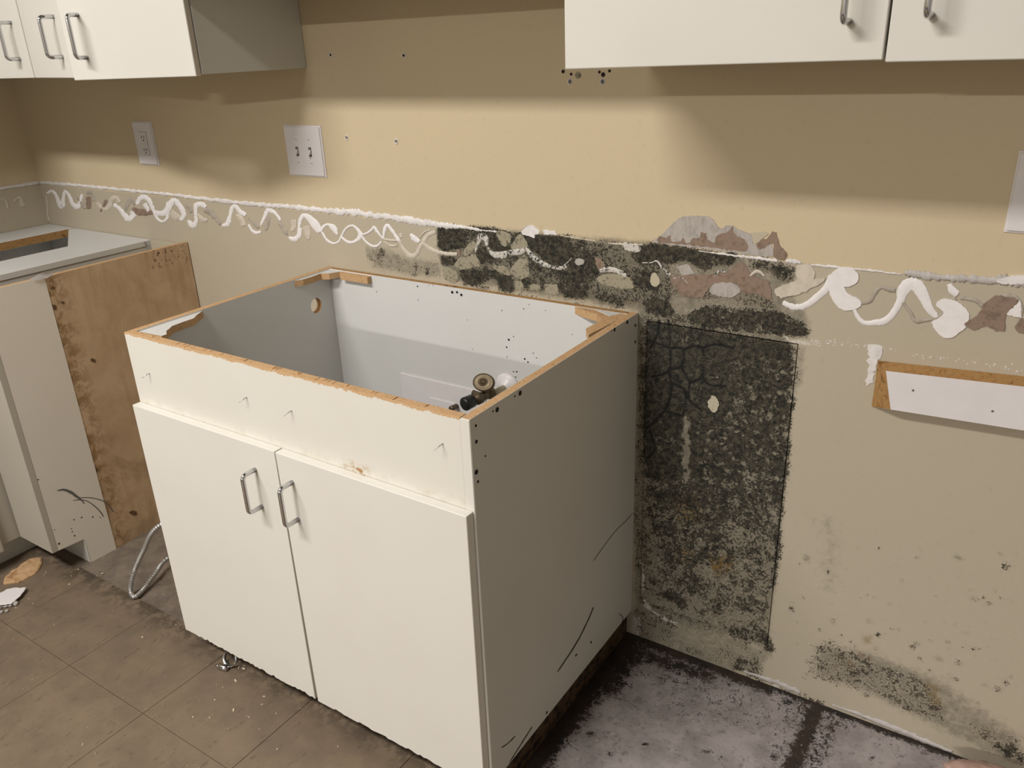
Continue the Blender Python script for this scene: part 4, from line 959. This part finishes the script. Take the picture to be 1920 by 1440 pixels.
# ------------------------------------------------------------------ wall cabinets
def upper(name, label, x0, x1, yf, z0, z1, parts_side):
    t = thing(name, label, 'cabinet', ((x0 + x1) / 2, yf / 2, z0), 'wall cabinets')
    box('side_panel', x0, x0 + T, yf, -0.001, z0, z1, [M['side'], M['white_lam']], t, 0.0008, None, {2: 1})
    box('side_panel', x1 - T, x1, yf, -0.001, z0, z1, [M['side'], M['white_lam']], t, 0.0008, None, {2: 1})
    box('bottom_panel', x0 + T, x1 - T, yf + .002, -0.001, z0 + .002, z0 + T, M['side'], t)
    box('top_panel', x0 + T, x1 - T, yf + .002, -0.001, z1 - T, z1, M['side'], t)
    box('back_panel', x0 + T, x1 - T, -0.008, -0.001, z0 + T, z1 - T, M['inner'], t, 0)
    box('shelf', x0 + T, x1 - T, yf + .03, -0.009, (z0 + z1) / 2, (z0 + z1) / 2 + T, M['inner'], t, 0)
    return t

def hung_door(t, hinge, ang, width, z0, z1, y, side, hz=0.048, nick=None):
    """door swung about a vertical edge; side=+1 runs to +x from the hinge, -1 to -x; ang opens towards the room"""
    bm = bmesh.new(); bm_box(bm, 0, width, -DT, 0, z0, z1)
    bmesh.ops.bevel(bm, geom=list(bm.edges), offset=0.001, segments=2, affect='EDGES')
    if nick:
        for v in bm.verts:
            if v.co.x > width - .004 and v.co.z < z0 + .004: v.co.z += .004
    R = Matrix.Translation((hinge, y, 0)) @ Matrix.Rotation(-ang if side > 0 else ang, 4, 'Z')
    if side < 0: R = R @ Matrix.Scale(-1, 4, (1, 0, 0))
    bmesh.ops.transform(bm, matrix=R, verts=bm.verts)
    d = from_bm('door', bm, M['white_lam'], t)
    a = R @ Vector((width - .048, -DT, z0 + hz)); b = R @ Vector((width - .048, -DT, z0 + hz + .089)); o = (R.to_3x3() @ Vector((0, -1, 0))).normalized() * 0.034
    u_handle(d, a, b, o)
    return d

ZU = 1.392
ul = upper('wall_cabinet', 'cream wall cabinet with both doors ajar, above the switch plate and outlet', -1.607, -0.937, -0.316, 1.394, 2.15, None)
hung_door(ul, -0.9395, math.radians(19), 0.325, 1.391, 2.148, -0.3185, -1)
hung_door(ul, -1.605, math.radians(12.5), 0.312, 1.395, 2.148, -0.3175, 1)
u2 = upper('wall_cabinet', 'cream wall cabinet with closed door at the left corner, at the edge of the photo', -2.38, -1.609, -0.316, 1.394, 2.15, None)
hung_door(u2, -2.0, 0.0, 0.388, 1.395, 2.148, -0.3175, 1); hung_door(u2, -2.378, 0.0, 0.374, 1.395, 2.148, -0.3175, 1)
ur = upper('wall_cabinet', 'cream wall cabinet with two closed doors above the mouldy wall', 0.006, 0.99, -0.300, ZU, 2.15, None)
hung_door(ur, 0.0065, 0.0, 0.4895, ZU - .002, 2.148, -0.3015, 1, 0.053, True); hung_door(ur, 0.9895, 0.0, 0.4895, ZU - .001, 2.148, -0.3015, -1, 0.055)
um = upper('wall_cabinet', 'shorter cream wall cabinet above the sink, between the taller ones', -0.934, 0.003, -0.326, 1.556, 2.15, None)
hung_door(um, -0.932, 0.0, 0.465, 1.556, 2.148, -0.3275, 1); hung_door(um, 0.0015, 0.0, 0.465, 1.556, 2.148, -0.3275, -1)

# unseen cabinet added on the left wall to darken the left corner
uw = thing('wall_cabinet', 'added unseen cream wall cabinet on the left wall, shading the corner', 'cabinet', (-2.23, -0.98, 1.394), 'wall cabinets')
for y0_, y1_ in ((-1.62, -1.602), (-0.378, -0.360)): box('side_panel', XL + .001, -2.076, y0_, y1_, 1.394, 2.15, M['side'], uw)
box('bottom_panel', XL + .001, -2.077, -1.602, -0.378, 1.396, 1.412, M['side'], uw); box('top_panel', XL + .001, -2.077, -1.602, -0.378, 2.132, 2.15, M['side'], uw)
for y0_, y1_, yh in ((-1.62, -0.992, -1.04), (-0.988, -0.360, -0.94)):
    dd = box('door', -2.075, -2.056, y0_, y1_, 1.394, 2.148, M['white_lam'], uw); u_handle(dd, (-2.056, yh, 1.444), (-2.056, yh, 1.533), (0.034, 0, 0))

# ------------------------------------------------------------------ plates on the wall
def plate(name, label, cat, x0, x1, z0, z1):
    t = thing(name, label, cat, ((x0 + x1) / 2, 0, (z0 + z1) / 2))
    bm = bmesh.new(); bm_box(bm, x0, x1, -0.0065, -0.0002, z0, z1)
    bmesh.ops.bevel(bm, geom=[e for e in bm.edges if all(v.co.y < -.003 for v in e.verts)], offset=0.004, segments=3, affect='EDGES')
    from_bm('cover_plate', bm, M['plate'], t, False); return t
def scr(t, x, z): disc('screw', (x, -.0062, z), (0, -1, 0), .0028, .0011, M['plate'], t, 12); box('screw_slot', x - .0024, x + .0024, -.0076, -.0071, z - .0004, z + .0004, M['dark'], t, 0)
po = plate('outlet', 'white rectangular wall outlet above the splash line, left of the switch plate', 'outlet', -1.737, -1.638, 1.121, 1.252)
box('socket_insert', -1.7045, -1.6705, -.0085, -.006, 1.152, 1.221, M['plate'], po, 0.001)
for zc in (1.168, 1.206):
    for dx in (-.006, .006): box('slot', -1.6875 + dx - .0012, -1.6875 + dx + .0012, -.0089, -.0083, zc - .004, zc + .004, M['dark'], po, 0)
    disc('ground_hole', (-1.6875, -.0083, zc - .0095), (0, -1, 0), .0024, .0006, M['dark'], po, 10)
for zc in (1.183, 1.1905): box('test_button', -1.694, -1.681, -.0098, -.0084, zc - .0024, zc + .0024, M['plate'], po, 0.0005)
box('insert_gap', -1.7052, -1.6698, -.0068, -.0064, 1.1513, 1.2217, M['smudge'], po, 0)
sw = plate('switch_plate', 'white double switch plate with two toggles, above the splash line', 'switch', -1.051, -0.911, 1.121, 1.253)
for xc in (-1.006, -0.957):
    box('toggle_slot', xc - .0052, xc + .0052, -.0069, -.0064, 1.174, 1.198, M['smudge'], sw, 0)
    prism('toggle', [(-.0068, 1.181), (-.0068, 1.192), (-.0175, 1.1805), (-.0175, 1.1755)], 0, xc - .0038, xc + .0038, M['plate'], sw, 0.0006)
    scr(sw, xc, 1.217); scr(sw, xc, 1.157)
pr_ = plate('wall_plate', 'white wall plate at the right edge below the closed wall cabinet', 'outlet', 0.660, 0.760, 1.112, 1.243)
box('socket_insert', 0.693, 0.727, -.0085, -.006, 1.143, 1.212, M['plate'], pr_, 0.001)
for zc in (1.160, 1.196):
    for dx in (-.006, .006): box('slot', .71 + dx - .0012, .71 + dx + .0012, -.0089, -.0083, zc - .004, zc + .004, M['dark'], pr_, 0)

# ------------------------------------------------------------------ cleat board on the right
cb = thing('cleat_board', 'white melamine cleat board with raw chipboard end screwed to the olive wall', 'board', (0.75, -0.015, 0.82))
x0, x1, th_ = 0.4965, 1.02, 0.030
def cz(x, lo): return (0.757 + (x - .5) * 0.03) if lo else (0.8525 + (x - .5) * 0.055)
bm = bmesh.new()
ends = []
for xb, xf in ((x0, x0 + 0.020), (x1, x1)):
    ends.append([bm.verts.new(c) for c in ((xb, -.0005, cz(xb, 1)), (xf + (0.018 if xb == x0 else 0), -th_, cz(xf, 1) + .013), (xf, -th_, cz(xf, 0) - .008), (xb, -.0005, cz(xb, 0)))])
a, b = ends
for q, mi in (((a[0], a[1], b[1], b[0]), 1), ((a[1], a[2], b[2], b[1]), 0), ((a[2], a[3], b[3], b[2]), 1), ((a[3], a[0], b[0], b[3]), 1), ((a[0], a[3], a[2], a[1]), 1), ((b[0], b[1], b[2], b[3]), 1)):
    f = bm.faces.new(q); f.material_index = mi
from_bm('board', bm, [M['plate'], M['chip_dark']], cb)
for px, py in ((1712, 732), (1861, 771)):
    p = at(px, py, 1, -th_); disc('screw_head', (p.x, -th_ + .0005, p.z), (0, -1, 0), .0022, .001, M['smudge'], cb, 10)

# ------------------------------------------------------------------ loose things on the floor
# armoured conduit loop beside the sink base
cp = [(-0.99, -0.36, 0.30), (-1.08, -0.42, 0.275), tuple(at(300, 985, 0, -1.19)), tuple(at(268, 1035, 0, -1.255)), tuple(at(249, 1080, 0, -1.292)), tuple(at(245, 1108, 2, 0.016)), tuple(at(252, 1119, 2, 0.0125)), tuple(at(266, 1108, 2, 0.0125)), tuple(at(288, 1080, 2, 0.022)), tuple(at(318, 1045, 2, 0.035)), (-1.26, -0.36, 0.035), (-1.15, -0.27, 0.04), (-0.99, -0.24, 0.05)]
pts = catmull(cp, 60); L = 0.0; dens = [pts[0]]
for a, b in zip(pts, pts[1:]):
    L += (b - a).length
    if (b - dens[-1]).length >= 0.0014: dens.append(b)
rad = [0.0066 + 0.0007 * (1 if (i % 4) in (0, 1) else -1) for i in range(len(dens))]
cdt = sweep('flexible_conduit', dens, rad, M['steel'], None, 10)
tag(cdt, 'loop of ribbed metal flexible conduit on the floor beside the sink cabinet', 'conduit')

def fragment(name, label, cat, conv, pts, z, th, mat, amp, tilt=None, parent=None):
    bm = bmesh.new(); q = []
    P = [Vector((*conv(*p), 0)) for p in pts]; out = []
    for i in range(len(P)):
        a, b = P[i], P[(i + 1) % len(P)]; n = max(1, int((b - a).length / 5))
        for k in range(n): out.append(a.lerp(b, k / n) + Vector((rnd.gauss(0, .5), rnd.gauss(0, .5), 0)))
    vs = [at(p.x, p.y, 2, z) for p in out]; c = sum(vs, Vector()) / len(vs)
    rings = []
    for s in (1.0, 0.92, 0.6, 0.3):
        rings.append([bm.verts.new(Vector((c.x + (v.x - c.x) * s, c.y + (v.y - c.y) * s, z + (th if s < 1 else th * .55) + (amp * mnoise.noise(v * 60 * s) if s < 1 else 0)))) for v in vs])
    rings.insert(0, [bm.verts.new((v.x, v.y, z)) for v in vs])
    n = len(vs)
    for a, b in zip(rings, rings[1:]):
        for i in range(n): bm.faces.new((a[i], a[(i + 1) % n], b[(i + 1) % n], b[i]))
    bm.faces.new(rings[-1]); bm.faces.new(rings[0][::-1])
    if tilt: bmesh.ops.rotate(bm, cent=c, matrix=Matrix.Rotation(tilt[0], 3, tilt[1]), verts=bm.verts)
    o = from_bm(name, bm, mat, parent)
    if label: tag(o, label, cat)
    return o
Zf = Z(0, 1020, 9.6)
fragment('chipboard_fragment', 'torn flat piece of brown chipboard on the floor by the toe kick', 'debris', Zf, [(60, 735), (90, 620), (210, 500), (300, 480), (420, 370), (540, 290), (690, 250), (760, 262), (750, 360), (700, 480), (650, 550), (500, 630), (330, 700), (150, 730)], FLZ, 0.006, M['chip_frag'], 0.004)
wf = fragment('laminate_fragment', 'white pointed laminate scrap lying tilted on the floor tiles', 'debris', Zf, [(-150, 960), (-60, 905), (0, 885), (120, 820), (260, 792), (470, 788), (440, 850), (360, 940), (260, 1040), (200, 1080), (100, 1100), (-150, 1115)], 0.014, 0.0025, M['plate'], 0.0)
for i, (X, Y, r) in enumerate([(20, 1140, 40), (120, 1130, 45), (200, 1110, 40), (290, 1090, 45), (30, 1240, 36), (120, 1220, 30), (-40, 1180, 50)]):
    p = at(*Zf(X, Y), 2, FLZ); bm = bmesh.new(); bmesh.ops.create_icosphere(bm, subdivisions=2, radius=r * .00018)
    for v in bm.verts: v.co *= 1 + .5 * mnoise.noise(v.co * 120 + Vector((i, 0, 0)))
    for v in bm.verts: v.co.z = max(v.co.z * .75, -r * .00010)
    bmesh.ops.translate(bm, verts=bm.verts, vec=(p.x, p.y, FLZ + r * .00010)); o = from_bm('plaster_crumb', bm, M['plaster'], None, True)
    tag(o, 'grey plaster crumb under the white laminate scrap on the floor', 'debris', 'plaster crumbs by the laminate scrap')
# hose clamp
hcl = thing('hose_clamp', 'small metal hose clamp lying on the tiles below the left sink door', 'clamp', tuple(at(422, 1240, 2, FLZ)))
c0 = at(431, 1240, 2, FLZ + .012)
ring = [(c0.x + .023 * math.cos(t), c0.y + .010 * math.sin(t) + .004, FLZ + .0190 + .017 * math.sin(t)) for t in [i * math.pi / 16 for i in range(33)]]
bm = bmesh.new(); prev = None; first = None
for x, y, z in ring:
    q = [bm.verts.new((x, y - .005, z - .0)), bm.verts.new((x, y + .005, z))]
    if prev: bm.faces.new((prev[0], prev[1], q[1], q[0]))
    prev = q
o = from_bm('band', bm, M['steel'], hcl, True); md = o.modifiers.new('thickness', 'SOLIDIFY'); md.thickness = 0.0008
c1 = at(419, 1251, 2, FLZ + .008); ax_ = Vector((1, .25, 0)).normalized()
sweep('worm_housing', [c1 - ax_ * .013, c1 - ax_ * .0115, c1 + ax_ * .0115, c1 + ax_ * .013], [.006, .008, .008, .006], M['chrome'], hcl, 16)
sweep('screw_head', [c1 - ax_ * .021, c1 - ax_ * .013], [.004, .0052], M['chrome'], hcl, 10)
# crumpled pink bag in the right corner of the view
bm = bmesh.new(); bmesh.ops.create_icosphere(bm, subdivisions=5, radius=1.0)
for v in bm.verts:
    n = v.co.copy(); k = 1 + .30 * mnoise.noise(n * 1.7 + Vector((3, 1, 0))) + .16 * abs(mnoise.noise(n * 4.5)) + .07 * abs(mnoise.noise(n * 11))
    v.co = Vector((n.x * .12 * k, n.y * .075 * k, max(n.z * .042 * k, -.03)))
bmesh.ops.translate(bm, verts=bm.verts, vec=(0.875, -0.105, 0.0305))
pb = from_bm('plastic_bag', bm, M['bag'], None, True); tag(pb, 'crumpled pinkish plastic bag on the floor by the wall, at the lower right', 'bag')
# crumbs: far too many and too small to count
bm = bmesh.new()
def crumb(x, y, z, s):
    m_ = Matrix.Translation((x, y, z + s * .25)) @ Matrix.Rotation(rnd.uniform(0, 6.3), 4, 'Z') @ Matrix.Diagonal((s * rnd.uniform(.6, 2.2), s * rnd.uniform(.4, .9), s * .5, 1))
    bmesh.ops.create_cube(bm, size=1.0, matrix=m_)
for px, py in [(448, 1252), (457, 1254), (442, 1277), (418, 1289), (403, 1313), (438, 1332), (491, 1321), (518, 1338), (362, 1345), (393, 1346), (467, 1345), (495, 1306), (86, 1074), (134, 1080), (130, 1096), (82, 1078), (192, 1076), (54, 1123), (62, 1132), (30, 1140), (267, 1195), (330, 1172), (155, 1396), (520, 1405), (634, 1400), (147, 1068)]:
    p = at(px, py, 2, FLZ); crumb(p.x, p.y, FLZ, rnd.uniform(.0025, .005))
for i in range(90):
    x, y = rnd.uniform(-1.75, -.45), rnd.uniform(-.98, -.60); crumb(x, y, FLZ, rnd.uniform(.0007, .0018))
for i in range(90):
    x, y = rnd.uniform(.05, .70), rnd.uniform(-.45, -.02); crumb(x, y, 0, rnd.uniform(.0008, .0022))
o = from_bm('debris_crumbs', bm, M['crumb']); tag(o, 'pale crumbs and splinters scattered over the floor', 'debris', kind='stuff')

# ------------------------------------------------------------------ ceiling lamps
for (x, y, lx, ly, wt), lab in zip(LAMPS, ('fluorescent ceiling lamp near the cabinets, outside the photo', 'fluorescent ceiling lamp at the far end of the room, outside the photo')):
    t = thing('ceiling_lamp', lab, 'lamp', (x, y, CEIL), 'ceiling lamps')
    box('housing', x - lx / 2 - .03, x + lx / 2 + .03, y - ly / 2 - .03, y + ly / 2 + .03, CEIL - .05, CEIL - .001, M['lamp_body'], t)
    L_ = bpy.data.lights.new('lamp_tube', 'AREA'); L_.shape = 'RECTANGLE'; L_.size = lx; L_.size_y = ly; L_.energy = wt; L_.color = LAMP_COL
    lo = bpy.data.objects.new('lamp_tube', L_); COL.objects.link(lo); lo.parent = t; lo.location = (0, 0, -0.055)
